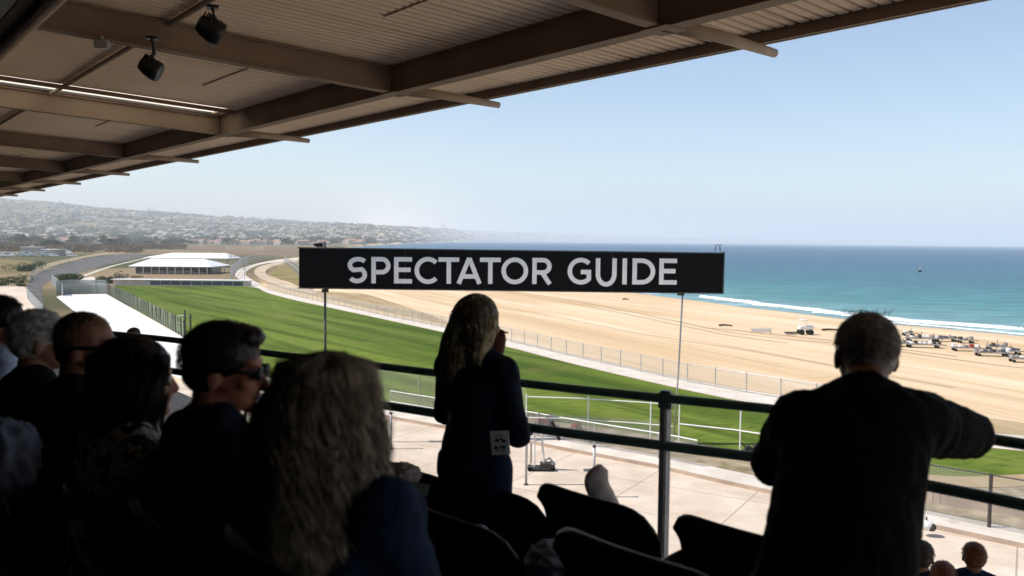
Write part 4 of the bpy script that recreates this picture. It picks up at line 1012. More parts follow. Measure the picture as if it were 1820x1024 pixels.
loft(bm, [(hc + Vector((0, -.05, -.05)), (.088, 0, 0), (0, .07, 0)), (hc + Vector((-.015, -.07, -.16)), (.100, 0, 0), (0, .055, 0)), (hc + Vector((-.03, -.095, -.26)), (.092, 0, 0), (0, .035, 0)), (hc + Vector((-.045, -.105, -.35)), (.065, 0, 0), (0, .022, 0)), (hc + Vector((-.055, -.11, -.41)), (.03, 0, 0), (0, .012, 0))], 16)
finish('hair', bm, M['hair_brown'], t, .007, 4, .005, 4, 24)
rng = random.Random(21); lines = []; lines2 = []
for i in range(2600):
    p, v = scalp(H, hr, rng, .0, .05); a = math.atan2(v.y, v.x); ln = rng.uniform(.26, .47)
    p0 = H(*(p * 1.10)); pts = [p0]; tx = (p0.x - hc.x); sgn = tx / .09
    for k in range(1, 9):
        f_ = k / 8; z = p0.z - ln * f_
        cx = hc.x - .05 * f_ + sgn * (.113 if z > hc.z - .2 else .113 - .08 * min(1, (hc.z - .2 - z) / .22)); back = -.085 - .05 * sstep(f_ * 1.5)
        yy = p0.y + (hc.y + back * (1 - .35 * abs(sgn)) - p0.y) * sstep(f_ * 2.2) if p0.y < hc.y + .09 else p0.y
        nn = noise.noise(Vector((a * 5, f_ * 1.5, 0))) * .010
        pts.append(Vector((cx + nn + rng.gauss(0, .0015), yy + rng.gauss(0, .004), z)))
    (lines2 if rng.random() < .5 + .4 * sgn else lines).append(pts)
strands('hair_strands', lines, M['hair_brown'], t, .0012); strands('hair_strands', lines2, M['hair_blonde'], t, .0013)
# pen between the fingers and paper in the back pocket
wq = Matrix.Rotation(R(-14), 3, 'Z')
bm = bmesh.new(); tube(bm, [(0, 0, 0), (.035, .01, -.010)], .0035, 8); o = link('pen', bm, M['blackc']); o.location = D(888, 588, 3.52); tag(o, 'thin dark pen held at the face of the standing woman', 'pen')
bm = bmesh.new(); box(bm, (0, 0, 0), (.076, .004, .100), bev=.001); o = link('paper_badge', bm, M['tag']); o.location = D(889, 787, 3.38); o.rotation_euler = (R(6), R(-5), R(-8)); tag(o, 'pale paper badge with dark print tucked in her back pocket', 'badge')
rng = random.Random(4); bm = bmesh.new()
for (x, z, w_, h_) in [(-.012, .012, .016, .012), (.006, .016, .012, .008), (.016, .008, .014, .012), (-.018, -.020, .014, .014), (.0, -.019, .007, .015), (.014, -.019, .014, .013), (.0, -.034, .04, .003), (-.002, .030, .03, .003)]:
    box(bm, (x, -.003, z), (w_, .001, h_)); 
pr_ = link('print', bm, M['ink'], o)

# leaning man
ST_M = dict(hip=(-.17, -.12, .84), neck=(-.01, .15, 1.295), shR=(.105, .13, 1.215), shL=(-.175, .13, 1.205), hipR=(-.065, -.12, .82), hipL=(-.275, -.12, .82), knR=(-.05, -.03, .44), knL=(-.27, -.03, .44), anR=(-.05, -.12, .09), anL=(-.27, -.12, .09),
            elR=(.365, .36, 1.135), elL=(-.215, .29, 1.05), wrR=(.12, .52, 1.10), wrL=(-.02, .50, 1.07), head=(.03, .28, 1.375), hyaw=.0, hpitch=-.12, hroll=.03, wide=1.10, belly=1.25, slv=.034)
q = D(1540, 552, 2.42)
t, H, hr, hc = person('older man with grey hair and black sweater, leaning with bent arms on the railing', (q.x - .05, q.y - .28, q.z - 1.505), R(-4), ST_M, skin='skin', shirt='blackc', trousers='denim', s=1.0)
short_hair(t, H, hr, 'hair_grey', 5200, .013, vol=-.001, seed=31, lift=.3)
bm = bmesh.new(); ell(bm, H(-.012, -.03, .085), (.040, .045, .034), hr); finish('hair_crown', bm, M['hair_dark'], t, .008, 3, .006, 3, 30)
rng = random.Random(33); lines = []
for i in range(55):
    a = H(rng.gauss(-.005, .03), rng.gauss(0, .03), .118 - .0); d_ = Vector((rng.gauss(.5, .5), rng.gauss(0, .4), rng.uniform(.2, .8))).normalized(); L = rng.uniform(.01, .03)
    lines.append([a, a + d_ * L * .5, a + d_ * L * .8 + Vector((L * .3, 0, 0))])
strands('hair_strands', lines, M['hair_dark'], t, .0009)

# people on the lower tier
STAND = dict(hip=(0, 0, .90), neck=(0, 0, 1.42), shR=(.18, 0, 1.34), shL=(-.18, 0, 1.34), hipR=(.09, 0, .88), hipL=(-.09, 0, .88), knR=(.09, .02, .48), knL=(-.09, .02, .48), anR=(.09, 0, .09), anL=(-.09, 0, .09),
             elR=(.23, -.02, 1.06), elL=(-.23, -.02, 1.06), wrR=(.22, .10, .84), wrL=(-.22, .10, .84), head=(0, .02, 1.545))
for (lb, px, yt, sc_p, az, hair_m, shirt_m, d0) in [
    ('man with brown hair and dark blue jacket on the lower tier, nearest the leaning man', 1638, 963, 1.0, 40, 'hair_brown', 'navy', 6.35),
    ('auburn haired person on the lower tier whose head just shows at the bottom', 1677, 1000, 1.0, 30, 'hair_red', 'navy', 6.0),
    ('child with ginger hair and purple top on the lower tier at bottom right', 1733, 966, .96, 20, 'hair_red', 'bluec', 6.45),
    ('person seen as a small dark head over the railing behind the woman with the bob', 237, 583, .95, 30, 'hair_brown', 'blackc', 12.0)]:
    q = D(px, yt, d0); 
    t, H, hr, hc = person(lb, (q.x, q.y, q.z - 1.67 * sc_p), -R(az), STAND, shirt=shirt_m, s=sc_p, vox=.011)
    short_hair(t, H, hr, hair_m, 1200, .02, vol=.006, seed=int(px))
# ------------------------------------------------------------------ things on the seats
def cloth_lump(name, px, py, depth, size, m, label, cat, rz=0, seed=0):
    bm = bmesh.new(); bmesh.ops.create_icosphere(bm, subdivisions=5, radius=1)
    for v in bm.verts:
        p = v.co.copy(); k = 1 + .28 * (noise.ridged_multi_fractal(p * 1.3 + Vector((seed, 0, 0)), 1, 2, 4, 1, 2) - 1)
        v.co = Vector((p.x * size[0] * k, p.y * size[1] * k, p.z * size[2] * k))
    o = link(name, bm, m, smooth=True); o.location = D(px, py, depth); o.rotation_euler = (0, 0, rz); return tag(o, label, cat)
cloth_lump('plastic_bag', 10, 812, 2.15, (.075, .06, .10), M['paleb'], 'crumpled pale blue plastic bag at the lower left edge', 'bag', .3, 2)
cloth_lump('jacket', 990, 1000, 2.45, (.085, .10, .055), M['paleb'], 'pale blue jacket bundled on the seat arm at bottom middle', 'jacket', .5, 5)
bm = bmesh.new(); secs = []
for k in range(11):
    v = k / 10; z = .22 * v - .12; w_ = .062 * (1 - .45 * v ** 2.5) * (1 if k < 10 else .35); x = -.030 * v + .012 * math.sin(v * 7)
    secs.append(((x, .01 * math.sin(v * 5), z), (w_, 0, 0), (0, .035 * (1 - .5 * v), 0)))
loft(bm, secs, 24)
for v_ in bm.verts: v_.co += Vector((1, 1, 0)) * .006 * noise.noise(v_.co * 30)
o = link('jacket', bm, M['palecover'], smooth=True); o.location = D(1074, 868, 3.45); tag(o, 'pale pinkish jacket propped upright behind the empty seat', 'jacket')
cloth_lump('scarf', 712, 846, 3.35, (.075, .07, .05), M['palep'], 'crumpled pale scarf beside the curly haired woman', 'scarf', .2, 12)
bm = bmesh.new(); box(bm, (0, 0, 0), (.12, .09, .004), rx=.2, ry=.12); o = link('leaflet', bm, M['greenp']); o.location = D(735, 868, 3.2); tag(o, 'greenish paper leaflet lying on the seats', 'leaflet')

# round table and curved wall on the apron at left
b0 = P(462, 728, 0); t = empty('round_table', b0, 'round grey table on the apron between two seated people', 'table')
bm = bmesh.new(); bmesh.ops.create_cone(bm, cap_ends=True, segments=32, radius1=.95, radius2=.95, depth=.06, matrix=Matrix.Translation((0, 0, .75))); link('tabletop', bm, M['bluepanel'], t)
bm = bmesh.new(); tube(bm, [(0, 0, 0), (0, 0, .72)], .07, 10); bmesh.ops.create_cone(bm, cap_ends=True, segments=20, radius1=.4, radius2=.35, depth=.05, matrix=Matrix.Translation((0, 0, .03))); link('pedestal', bm, M['dkmetal'], t)
l = pxline([(430, 676), (470, 684), (500, 692), (560, 706)], 0); bm = bmesh.new()
for a, c in zip(l, l[1:]): beam(bm, a, c, rect(.35, .5))
o = link('low_wall', bm, M['pale']); tag(o, 'low pale curved wall edging the turf behind seated people', 'wall')

# equipment stand on the apron
b0 = P(962, 836, 0); t = empty('equipment_stand', b0, 'white wheeled equipment stand with tilted black screen and dark shadow on the apron', 'equipment stand')
bm = bmesh.new(); box(bm, (0, 0, .12), (1.2, .5, .10), bev=.02); box(bm, (.2, 0, .26), (.5, .4, .16)); link('base', bm, M['dkmetal'], t)
for x in (-.5, .5):
    for y_ in (-.22, .22):
        bm = bmesh.new(); bmesh.ops.create_cone(bm, cap_ends=True, segments=14, radius1=.1, radius2=.1, depth=.06, matrix=Matrix.Translation((x, y_, .1)) @ Matrix.Rotation(R(90), 4, 'X')); link('wheel', bm, M['rubber'], t)
bm = bmesh.new(); tube(bm, [(-.30, 0, .1), (-.30, 0, 2.0)], .04, 8); tube(bm, [(.12, 0, .3), (.05, 0, 1.0), (.0, 0, 1.9)], .05, 8); tube(bm, [(-.3, 0, 1.3), (.1, 0, 1.35)], .03, 8); link('mast', bm, M['whitep'], t)
bm = bmesh.new(); box(bm, (-.5, 0, 1.75), (.3, .2, .35), ry=.3, bev=.02); box(bm, (.6, 0, 1.8), (.14, .5, .9), ry=-.4, bev=.02); link('monitor', bm, M['lampb'], t)
bm = bmesh.new(); tube(bm, [(.1, 0, .4), (.35, 0, .55), (.6, 0, .25)], .05, 8); link('arm', bm, M['metal'], t)
bm = bmesh.new(); box(bm, (-.45, .1, .75), (.08, .2, .9), bev=.01); link('side_panel', bm, M['metal'], t)

# goal like frame on the turf
b0 = P(327, 598, 0); t = empty('goal_frame', b0, 'small rectangular metal goal frame on turf beside fence end', 'goal')
k2 = b0.y / F
bm = bmesh.new(); tube(bm, [(-10 * k2, 0, 10 * k2), (-10 * k2, 0, 38 * k2), (12 * k2, 0, 36 * k2)], .06, 6); tube(bm, [(-10 * k2, 0, 24 * k2), (10 * k2, 0, 24 * k2)], .05, 6); link('frame', bm, M['metal'], t)
bm = bmesh.new()
for x in (2, 12): tube(bm, [(x * k2, 0, 0), (x * k2, 0, (47 if x == 2 else 40) * k2)], .09, 6)
link('upright', bm, M['dkmetal'], t)
# small machines on gravel
def machine(px, py, s, m, label, rz=0, cat='mower'):
    b0 = P(px, py, 0); t = empty('mower', b0, label, cat, None, rz)
    bm = bmesh.new(); box(bm, (0, 0, .32 * s), (.9 * s, .5 * s, .28 * s), bev=.06 * s); box(bm, (-.2 * s, 0, .52 * s), (.35 * s, .4 * s, .2 * s), bev=.05 * s); link('body', bm, m, t)
    bm = bmesh.new(); box(bm, (.35 * s, 0, .5 * s), (.4 * s, .42 * s, .3 * s), ry=.2, bev=.05 * s); link('engine', bm, M['dkmetal'], t)
    bm = bmesh.new(); tube(bm, [(-.3 * s, -.2 * s, .4 * s), (-.8 * s, -.2 * s, .9 * s), (-.8 * s, .2 * s, .9 * s), (-.3 * s, .2 * s, .4 * s)], .03 * s, 6); link('handle', bm, M['dkmetal'], t)
    for x in (-.35, .35):
        for y_ in (-.28, .28):
            bm = bmesh.new(); bmesh.ops.create_cone(bm, cap_ends=True, segments=14, radius1=.16 * s, radius2=.16 * s, depth=.09 * s, matrix=Matrix.Translation((x * s, y_ * s, .16 * s)) @ Matrix.Rotation(R(90), 4, 'X')); link('wheel', bm, M['rubber'], t)
machine(966, 758, .85, M['red'], 'red and black mower parked on gravel beside the turf', .2)
machine(1024, 764, .6, M['red'], 'small dark red machine leaning on gravel near the fence', 1.0)
machine(1335, 808, .7, M['dkmetal'], 'dark ground roller machine parked on the gravel behind the railing', .1)
b0 = P(1646, 944, .18); t = empty('water_pump', b0, 'small white and dark round pump on the pale kerb', 'pump')
bm = bmesh.new(); ell(bm, (0, 0, .2), (.26, .2, .18)); link('housing', bm, M['whitep'], t, True); bm = bmesh.new(); ell(bm, (.14, -.08, .16), (.16, .14, .14)); tube(bm, [(0, 0, .35), (0, 0, .5)], .03, 8); link('motor', bm, M['dkmetal'], t, True)

# ------------------------------------------------------------------ things on the beach
def wheelset(t, L, Wd, r, m='rubber'):
    for x in (-L, L):
        for y_ in (-Wd, Wd):
            bm = bmesh.new(); bmesh.ops.create_cone(bm, cap_ends=True, segments=12, radius1=r, radius2=r, depth=.14, matrix=Matrix.Translation((x, y_, r)) @ Matrix.Rotation(R(90), 4, 'X')); link('wheel', bm, M[m], t)
def cart(px, py, L, nload, label, seed, m='cratew', rz=-.15, group='carts and trailers parked on the beach'):
    rng = random.Random(seed); b0 = P(px, py, 0); t = empty('beach_cart', b0, label, 'cart', group, rz)
    bm = bmesh.new(); box(bm, (0, 0, .34), (L, .8, .10), bev=.02); link('flatbed', bm, M['cratew'], t)
    wheelset(t, L * .38, .36, .13)
    for k in range(nload):
        x = -L / 2 + L * (k + .5) / nload; h = rng.uniform(.12, .32); bm = bmesh.new(); box(bm, (x, rng.uniform(-.1, .1), .40 + h / 2), (L / nload * .55, .5, h), rz=rng.uniform(-.2, .2), bev=.02); link('crate', bm, M[rng.choice([m, 'cratew', 'whitep', 'bluepanel', 'dkmetal'])], t)
    bm = bmesh.new()
    for k in range(max(2, nload // 2)):
        x = rng.uniform(-L / 2, L / 2); tube(bm, [(x, .3, .3), (x + rng.uniform(-.15, .15), .3, rng.uniform(.6, 1.0))], .03, 5)
    tube(bm, [(L / 2, 0, .34), (L / 2 + .5, 0, .25)], .04, 6); link('frame', bm, M['dkmetal'], t)
    return t
for a in [(1614, 597, 1.1, 2, 'small red cart alone on sand nearest the leaning man', 1, 'red'), (1638, 607, 3.2, 8, 'long low cart loaded with dark crates right of the man', 2), (1680, 607, 2.2, 5, 'dark loaded cart at the right end of the upper row', 3),
          (1640, 618, 3.4, 8, 'long pale trailer with a row of small boxes', 4, 'whitep'), (1716, 610, 1.5, 3, 'small open buggy like cart standing alone in mid beach', 5), (1716, 624, 2.6, 5, 'cart of tall dark boxes with a red box', 6, 'red'),
          (1772, 622, 1.9, 5, 'dark cart at the upper right of the beach', 7), (1762, 633, 3.0, 8, 'wide cart crowded with dark gear, below the upper right cart', 8), (1796, 630, 1.6, 4, 'short dark cart close to the right edge', 9), (1816, 644, 2.0, 5, 'lowest dark cart cut by the right edge', 10),
          (1604, 616, 1.6, 4, 'pale low trailer touching the silhouette of the man', 11, 'whitep')]:
    cart(*a)
b0 = P(1431, 595, 0); t = empty('beach_tractor', b0, 'small white tractor towing a dark sledge on the sand', 'tractor')
bm = bmesh.new(); box(bm, (0, 0, .75), (1.5, .8, .4), bev=.08); box(bm, (.55, 0, .85), (.7, .7, .35), bev=.1); link('body', bm, M['whitep'], t)
bm = bmesh.new(); box(bm, (-.25, 0, 1.65), (.7, .8, .06)); [tube(bm, [(x, y_, .9), (x, y_, 1.65)], .03, 6) for x in (-.55, .05) for y_ in (-.35, .35)]; link('cab', bm, M['whitep'], t)
wheelset(t, .5, .42, .3)
bm = bmesh.new(); box(bm, (-1.6, 0, .2), (1.2, .7, .16), bev=.03); tube(bm, [(-1, 0, .3), (-.6, 0, .5)], .04, 6); link('sledge', bm, M['dkmetal'], t)
b0 = P(1353, 593, 0); t = empty('banner_stand', b0, 'low white banner board standing on the sand', 'banner')
bm = bmesh.new(); box(bm, (0, 0, .36), (2.2, .05, .42), bev=.01); link('panel', bm, M['whitep'], t); bm = bmesh.new(); [tube(bm, [(x, .05, 0), (x, .05, .62)], .03, 6) for x in (-1.08, 0, 1.08)]; link('leg', bm, M['dkmetal'], t)
for px, py, L, lb in ((1290, 580, 1.6, 'dark driftwood log lying on sand below the sign'), (1481, 588, 2.6, 'long dark log lying on sand against the head of the man'), (1112, 533, 1.0, 'tiny dark driftwood piece near the water, below the sign')):
    b0 = P(px, py, 0); bm = bmesh.new(); tube(bm, smooth_line([(-L / 2, 0, .1), (-L / 5, .08, .16), (L / 4, -.05, .13), (L / 2, .04, .05)], 4), .13, 8, .06); o = link('log', bm, M['wood'], smooth=True); o.location = b0; tag(o, lb, 'log')
for px, py, r, lb, mm in ((1635, 483, .75, 'dark round buoy floating far out above the right hand man', 'lampb'), (1481, 526, .16, 'tiny pale buoy floating near the breaking wave', 'cratew')):
    b0 = P(px, py, -1.2); t = empty('buoy', b0, lb, 'buoy'); bm = bmesh.new(); ell(bm, (0, 0, r * .5), (r, r, r * .8)); link('float', bm, M[mm], t, True); bm = bmesh.new(); tube(bm, [(0, 0, r), (0, 0, r * 1.9)], r * .15, 6); ell(bm, (0, 0, r * 1.9), (r * .3,) * 3); link('topmark', bm, M['whitep'], t)

# ------------------------------------------------------------------ pavilions and small buildings at left
def pavilion(px0, px1, ye, yb, yr, pr0, pr1, depthm, label, glazed=True):
    """eave from px0..px1 at row ye, base row yb, ridge row yr"""
    a = P(px0, yb, 0); b0 = P(px1, yb, 0); Yd = a.y; k = Yd / F; hE = (yb - ye) * k; hR = (yb - yr) * k
    cx = (a.x + b0.x) / 2; wd = (b0.x - a.x); t = empty('pavilion', (cx, Yd, 0), label, 'pavilion', 'white roofed pavilions beside the turf')
    r0, r1 = (pr0 - (px0 + px1) / 2) * k, (pr1 - (px0 + px1) / 2) * k; w2 = wd / 2
    bm = bmesh.new(); dm = depthm
    E = [bm.verts.new(v) for v in ((-w2, 0, hE), (w2, 0, hE), (w2, dm, hE), (-w2, dm, hE))]; Rg = [bm.verts.new((r0, dm * .5, hR)), bm.verts.new((r1, dm * .5, hR))]
    for f in ((E[0], E[1], Rg[1], Rg[0]), (E[1], E[2], Rg[1]), (E[2], E[3], Rg[0], Rg[1]), (E[3], E[0], Rg[0])): bm.faces.new(f)
    o = link('roof', bm, M['white_roof'], t); md = o.modifiers.new('s', 'SOLIDIFY'); md.thickness = .15
    n = 10
    for i in range(n):
        x = -w2 + 1.5 + (wd - 3) * i / (n - 1)
        bm = bmesh.new(); tube(bm, [(x, 1, 0), (x, 1, hE)], .12, 6); tube(bm, [(x, dm - 1, 0), (x, dm - 1, hE)], .12, 6); link('post', bm, M['whitep'], t)
    if glazed:
        bm = bmesh.new(); box(bm, (0, dm * .4, hE * .45), (wd * .93, dm * .5, hE * .88)); link('wall', bm, M['shadeglass'], t)
        bm = bmesh.new(); box(bm, (0, dm * .12, hE * .35), (wd * .5, .1, .12)); box(bm, (0, dm * .12, hE * .15), (wd * .8, .1, .12)); link('counter', bm, M['whitep'], t)
pavilion(228, 388, 473, 486.5, 460.5, 253, 352, 16, 'nearer white hipped roof pavilion with glazed walls')
pavilion(253, 421, 458, 474, 449.5, 300, 398, 14, 'white roofed pavilion rising behind the nearer one', False)
b0 = P(320, 508, 0); k = b0.y / F; t = empty('low_building', b0, 'long low white building with blue panels at turf edge', 'building')
bm = bmesh.new(); box(bm, (0, 1.5, .55), (240 * k, 2.6, 1.1)); link('wall', bm, M['pale'], t)
bm = bmesh.new(); box(bm, (0, 1.4, 1.16), (246 * k, 3.2, .14)); link('roof', bm, M['white_roof'], t)
for i in range(9):
    bm = bmesh.new(); box(bm, ((-45 + i * 18.5) * k, .17, .55), (17 * k, .06, .75)); link('window', bm, M['bluepanel'], t)
# lamp poles behind
for i, (px, yb, yt, lb) in enumerate([(411, 500, 455, 'tall thin pole beside the end of the pavilion'), (391, 478, 452, 'thin pole between the two pavilion roofs'), (493, 462, 434, 'thin mast rising beside the dry field'), (452, 455, 428, 'far thin mast over the dry field'), (417, 478, 456, 'short pole at the bend of the far path'), (435, 505, 478, 'thin white pole at the turf corner')]):
    b0 = P(px, yb, 0); h = (yb - yt) * b0.y / F; t = empty('light_pole', b0, lb, 'pole', 'thin poles round the far paddock'); bm = bmesh.new(); tube(bm, [(0, 0, 0), (0, 0, h)], .10, 6, .06); link('shaft', bm, M['metal'], t); bm = bmesh.new(); box(bm, (0, -.1, h), (.7, .3, .12)); link('lamp_head', bm, M['dkmetal'], t)
# parked vans and tents far left
def vehicle(px, py, kind, label, rz):
    b0 = P(px, py, 0); t = empty('parked_van' if kind == 'van' else 'parked_car', b0, label, kind, 'white vehicles in the far left parking area', rz)
    L, Wd, Hh = (5.4, 2.0, 2.3) if kind == 'van' else (4.3, 1.8, 1.4)
    bm = bmesh.new()
    if kind == 'van': pr = [(-L/2, .4), (L/2, .4), (L/2, 1.1), (L/2 - .9, 1.4), (L/2 - 1.6, Hh), (-L/2, Hh)]
    else: pr = [(-L/2, .35), (L/2, .35), (L/2, .8), (L/2 - 1.1, .95), (L/2 - 1.8, Hh), (-L/2 + .8, Hh), (-L/2, .95)]
    A = [bm.verts.new((x, -Wd / 2, z)) for x, z in pr]; B = [bm.verts.new((x, Wd / 2, z)) for x, z in pr]; n = len(pr)
    for k in range(n): bm.faces.new((A[k], A[(k + 1) % n], B[(k + 1) % n], B[k]))
    bm.faces.new(A[::-1]); bm.faces.new(B); link('body', bm, M['whitep'], t)
    bm = bmesh.new(); box(bm, (.3, 0, Hh * .78), (L * .4, Wd + .02, Hh * .18)); link('window', bm, M['shadeglass'], t); wheelset(t, L * .32, Wd * .46, .34)
rng = random.Random(3)
for i in range(14):
    px = -20 + i * 11.5 + rng.uniform(-2, 2); py = 453.5 + rng.uniform(-2.5, 3.5)
    vehicle(px, py, 'van' if i % 3 == 0 else 'car', 'white %s parked in the far left lot' % ('van' if i % 3 == 0 else 'car'), rng.uniform(-.3, .3))
for px, py, L, lb in ((58, 449, 11, 'largest white flat roofed shed in the far left lot'), (18, 432, 9, 'cream roofed shed among trees at far left'), (118, 419, 14, 'white flat roofed hall among the far trees'), (195, 421, 12, 'long pale hall right of the far white hall'), (95, 455, 9, 'low white shed beside the parked vehicles')):
    b0 = P(px, py, 0) if py > 440 else Vector(((px - 910) / F * 1150, 1150, 0)); 
    if py <= 440: z = max(0, 10 + (horiz(px) - py) / F * 1150); b0.z = 0
    t = empty('shed', b0, lb, 'shed'); bm = bmesh.new(); box(bm, (0, 0, 1.6), (L, 7, 3.2)); link('wall', bm, M['hwall'], t); bm = bmesh.new(); box(bm, (0, 0, 3.35), (L + .8, 7.8, .3)); link('roof', bm, M['white_roof'], t)

# ------------------------------------------------------------------ vegetation
def crown_bm(bm, c, r, n, leaf, rng, squash=1.0, clumps=7):
    cl = [(Vector((rng.gauss(0, .45), rng.gauss(0, .45), rng.gauss(0, .35))), rng.uniform(.38, .62)) for _ in range(clumps)]
    for _ in range(n):
        cc, cr_ = rng.choice(cl); v = Vector((rng.gauss(0, 1), rng.gauss(0, 1), rng.gauss(0, 1))).normalized() * cr_ * rng.uniform(.5, 1) ** .4
        p = cc + v; p = Vector((c[0] + p.x * r[0], c[1] + p.y * r[1], c[2] + p.z * r[2]))
        if p.z < .05: p.z = .05 + rng.random() * .2
        a = Vector((rng.gauss(0, 1), rng.gauss(0, 1), rng.gauss(0, 1))).normalized(); s, u = frame_of(a); s *= leaf * rng.uniform(.6, 1.3); u *= leaf * rng.uniform(.5, 1.1)
        bm.faces.new([bm.verts.new(p - s), bm.verts.new(p - u * .6), bm.verts.new(p + s), bm.verts.new(p + u * .6)])
def tree_proto(h, w_, m, seed, n=420, trunk=True):
    rng = random.Random(seed); t = empty('tree', (0, 0, -999), '', 'tree')
    bm = bmesh.new(); crown_bm(bm, (0, 0, h * .6), (w_ / 2, w_ / 2, h * .42), n, w_ * .075, rng); link('crown', bm, M[m], t)
    bm = bmesh.new(); tube(bm, [(0, 0, 0), (.1, 0, h * .3), (0, .1, h * .6)], h * .03, 6, h * .012)
    for k in range(3): an = rng.uniform(0, 6.28); tube(bm, [(0, 0, h * .3), (math.cos(an) * w_ * .2, math.sin(an) * w_ * .2, h * .6)], h * .012, 5, h * .005)
    link('trunk', bm, M['bark'], t); return t
def bush(px, py, wpx, hpx, m, label, seed, dense=1500, name='bush', group=None):
    b0 = P(px, py, 0); k = b0.y / F; rng = random.Random(seed); bm = bmesh.new()
    t = empty(name, b0, label, 'bush', group)
    crown_bm(bm, (0, 0, hpx * k * .42), (wpx * k * .5, wpx * k * .4, hpx * k * .55), dense, max(.10, wpx * k * .035), rng, clumps=12); link('foliage', bm, M[m], t)
    bm = bmesh.new(); [tube(bm, [(0, 0, 0), (rng.uniform(-.3, .3) * wpx * k, rng.uniform(-.2, .2) * wpx * k, hpx * k * .6)], .06, 5, .02) for _ in range(4)]; link('stem', bm, M['bark'], t)
bush(119, 502, 42, 19, 'hedge', 'round clipped green bush beside the road bend', 1, 2600)
bush(48, 482, 40, 17, 'leaf', 'dark spreading bush on dry grass at the left', 2)
bush(180, 503, 26, 14, 'leaf2', 'left olive bush before the pavilion', 3); bush(198, 504, 20, 13, 'leaf', 'dark bush in middle of the three before the pavilion', 4); bush(211, 503, 24, 18, 'leaf', 'tallest of the bushes before the pavilion', 5)
bush(242, 494, 20, 5, 'scrub', 'low brown bush beneath the pavilion wall', 6, 500)
b0 = P(-40, 508, 0); k = b0.y / F; rng = random.Random(6); bm = bmesh.new()
for i in range(9): crown_bm(bm, ((i - 4.5) * 22 * k, 0, 1.1), (14 * k, 1.8, 1.5), 700, .16, rng, clumps=6)
t = empty('hedge', b0, 'long dark green hedge at the left edge above the sloped paving', 'hedge'); link('foliage', bm, M['hedge'], t)
for i in range(9):
    bm = bmesh.new(); tube(bm, [((i - 4.5) * 22 * k, 0, 0), ((i - 4.5) * 22 * k, 0, 1)], .08, 5); link('stem', bm, M['bark'], t)
# far trees: three prototypes, copied
tp = [tree_proto(9, 12, 'leaf', 1), tree_proto(7, 11, 'leaf2', 2), tree_proto(11, 10, 'leaf', 3)]
LB = ['dark green broad tree on the plain before the hills', 'olive green spreading tree on the plain before the hills', 'tall dark tree on the plain before the hills']
rng = random.Random(14); used = [False] * 3; cnt = 0
def put_tree(u, Y, s):
    global cnt
    i = rng.randrange(3); o = tp[i] if not used[i] else copy_tree(tp[i]); used[i] = True
    o.location = ((u - 910) / F * Y, Y, max(-.2, terr(u, Y)) - .3); o.scale = (s * rng.uniform(.8, 1.3), s, s * rng.uniform(.8, 1.2)); o.rotation_euler = (0, 0, rng.uniform(0, 6.28))
    o['label'] = LB[i]; o['group'] = LB[i].replace(' tree ', ' trees '); cnt += 1
while cnt < 230:
    Y = 620 * (2300 / 620) ** (rng.random() ** .6); u = rng.uniform(-60, 620)
    y = horiz(u) + 10 * F / Y
    dn = noise.noise(Vector((u / 70, math.log(Y) * 7, 0)))
    if dn < -.02 + (.25 if Y < 1000 else 0) or (u > 300 and Y < 1150) or (sea_r(u) and Y > sea_r(u)[0] - 50): continue
    put_tree(u, Y, rng.uniform(.7, 1.25))
# distant tree cover as one mass, scrub wood as another
def mass(name, m, label, n, fn, seed, hs, leafs, kk=16):
    rng = random.Random(seed); vs = []; fs = []
    for _ in range(n):
        r_ = fn(rng)
        if r_ is None: continue
        u, Y = r_; X = (u - 910) / F * Y; z = terr(u, Y); h = rng.uniform(*hs); w_ = h * rng.uniform(.6, 1.3); lf = leafs * h
        for k in range(kk):
            v = Vector((rng.gauss(0, .4), rng.gauss(0, .4), rng.uniform(.1, 1)))
            p = Vector((X + v.x * w_, Y + v.y * w_, z + v.z * h)); a = Vector((rng.gauss(0, 1), rng.gauss(0, 1), rng.gauss(0, 1))).normalized(); s, q_ = frame_of(a); s *= lf; q_ *= lf * .7; b = len(vs)
            vs += [p - s, p - q_, p + s, p + q_]; fs.append((b, b + 1, b + 2, b + 3))
    me = bpy.data.meshes.new(name); me.from_pydata(vs, [], fs); me.materials.append(m); o = bpy.data.objects.new(name, me); COL.objects.link(o); tag(o, label, 'trees', kind='stuff')
def f_scrub(rng):
    u = rng.uniform(-60, 330); Y = rng.uniform(520, 1050)
    y = horiz(u) + 15000 / Y
    if u > 250 and Y < 700: return None
    if noise.noise(Vector((u / 40, Y / 140, 5))) < -.25: return None
    return u, Y
mass('scrub_wood', M['scrub'], 'brown leafless scrub wood on the plain beyond the road', 5200, f_scrub, 2, (2.0, 4.2), .16, 12)
def f_hill(rng):
    u = rng.uniform(-80, 1500); y0, yk, hk = hill(u); s = sea_r(u)
    Y = y0 * .98 + (yk * .97 - y0) * rng.random() ** 1.1
    if s and Y < s[1] + 70: return None
    if noise.noise(Vector((u / 30, Y / 260, 9))) < -.12: return None
    return u, Y
mass('hillside_trees', M['leaf'], 'dark tree cover spread between houses on the far hills', 15000, f_hill, 3, (5, 10), .42, 5)
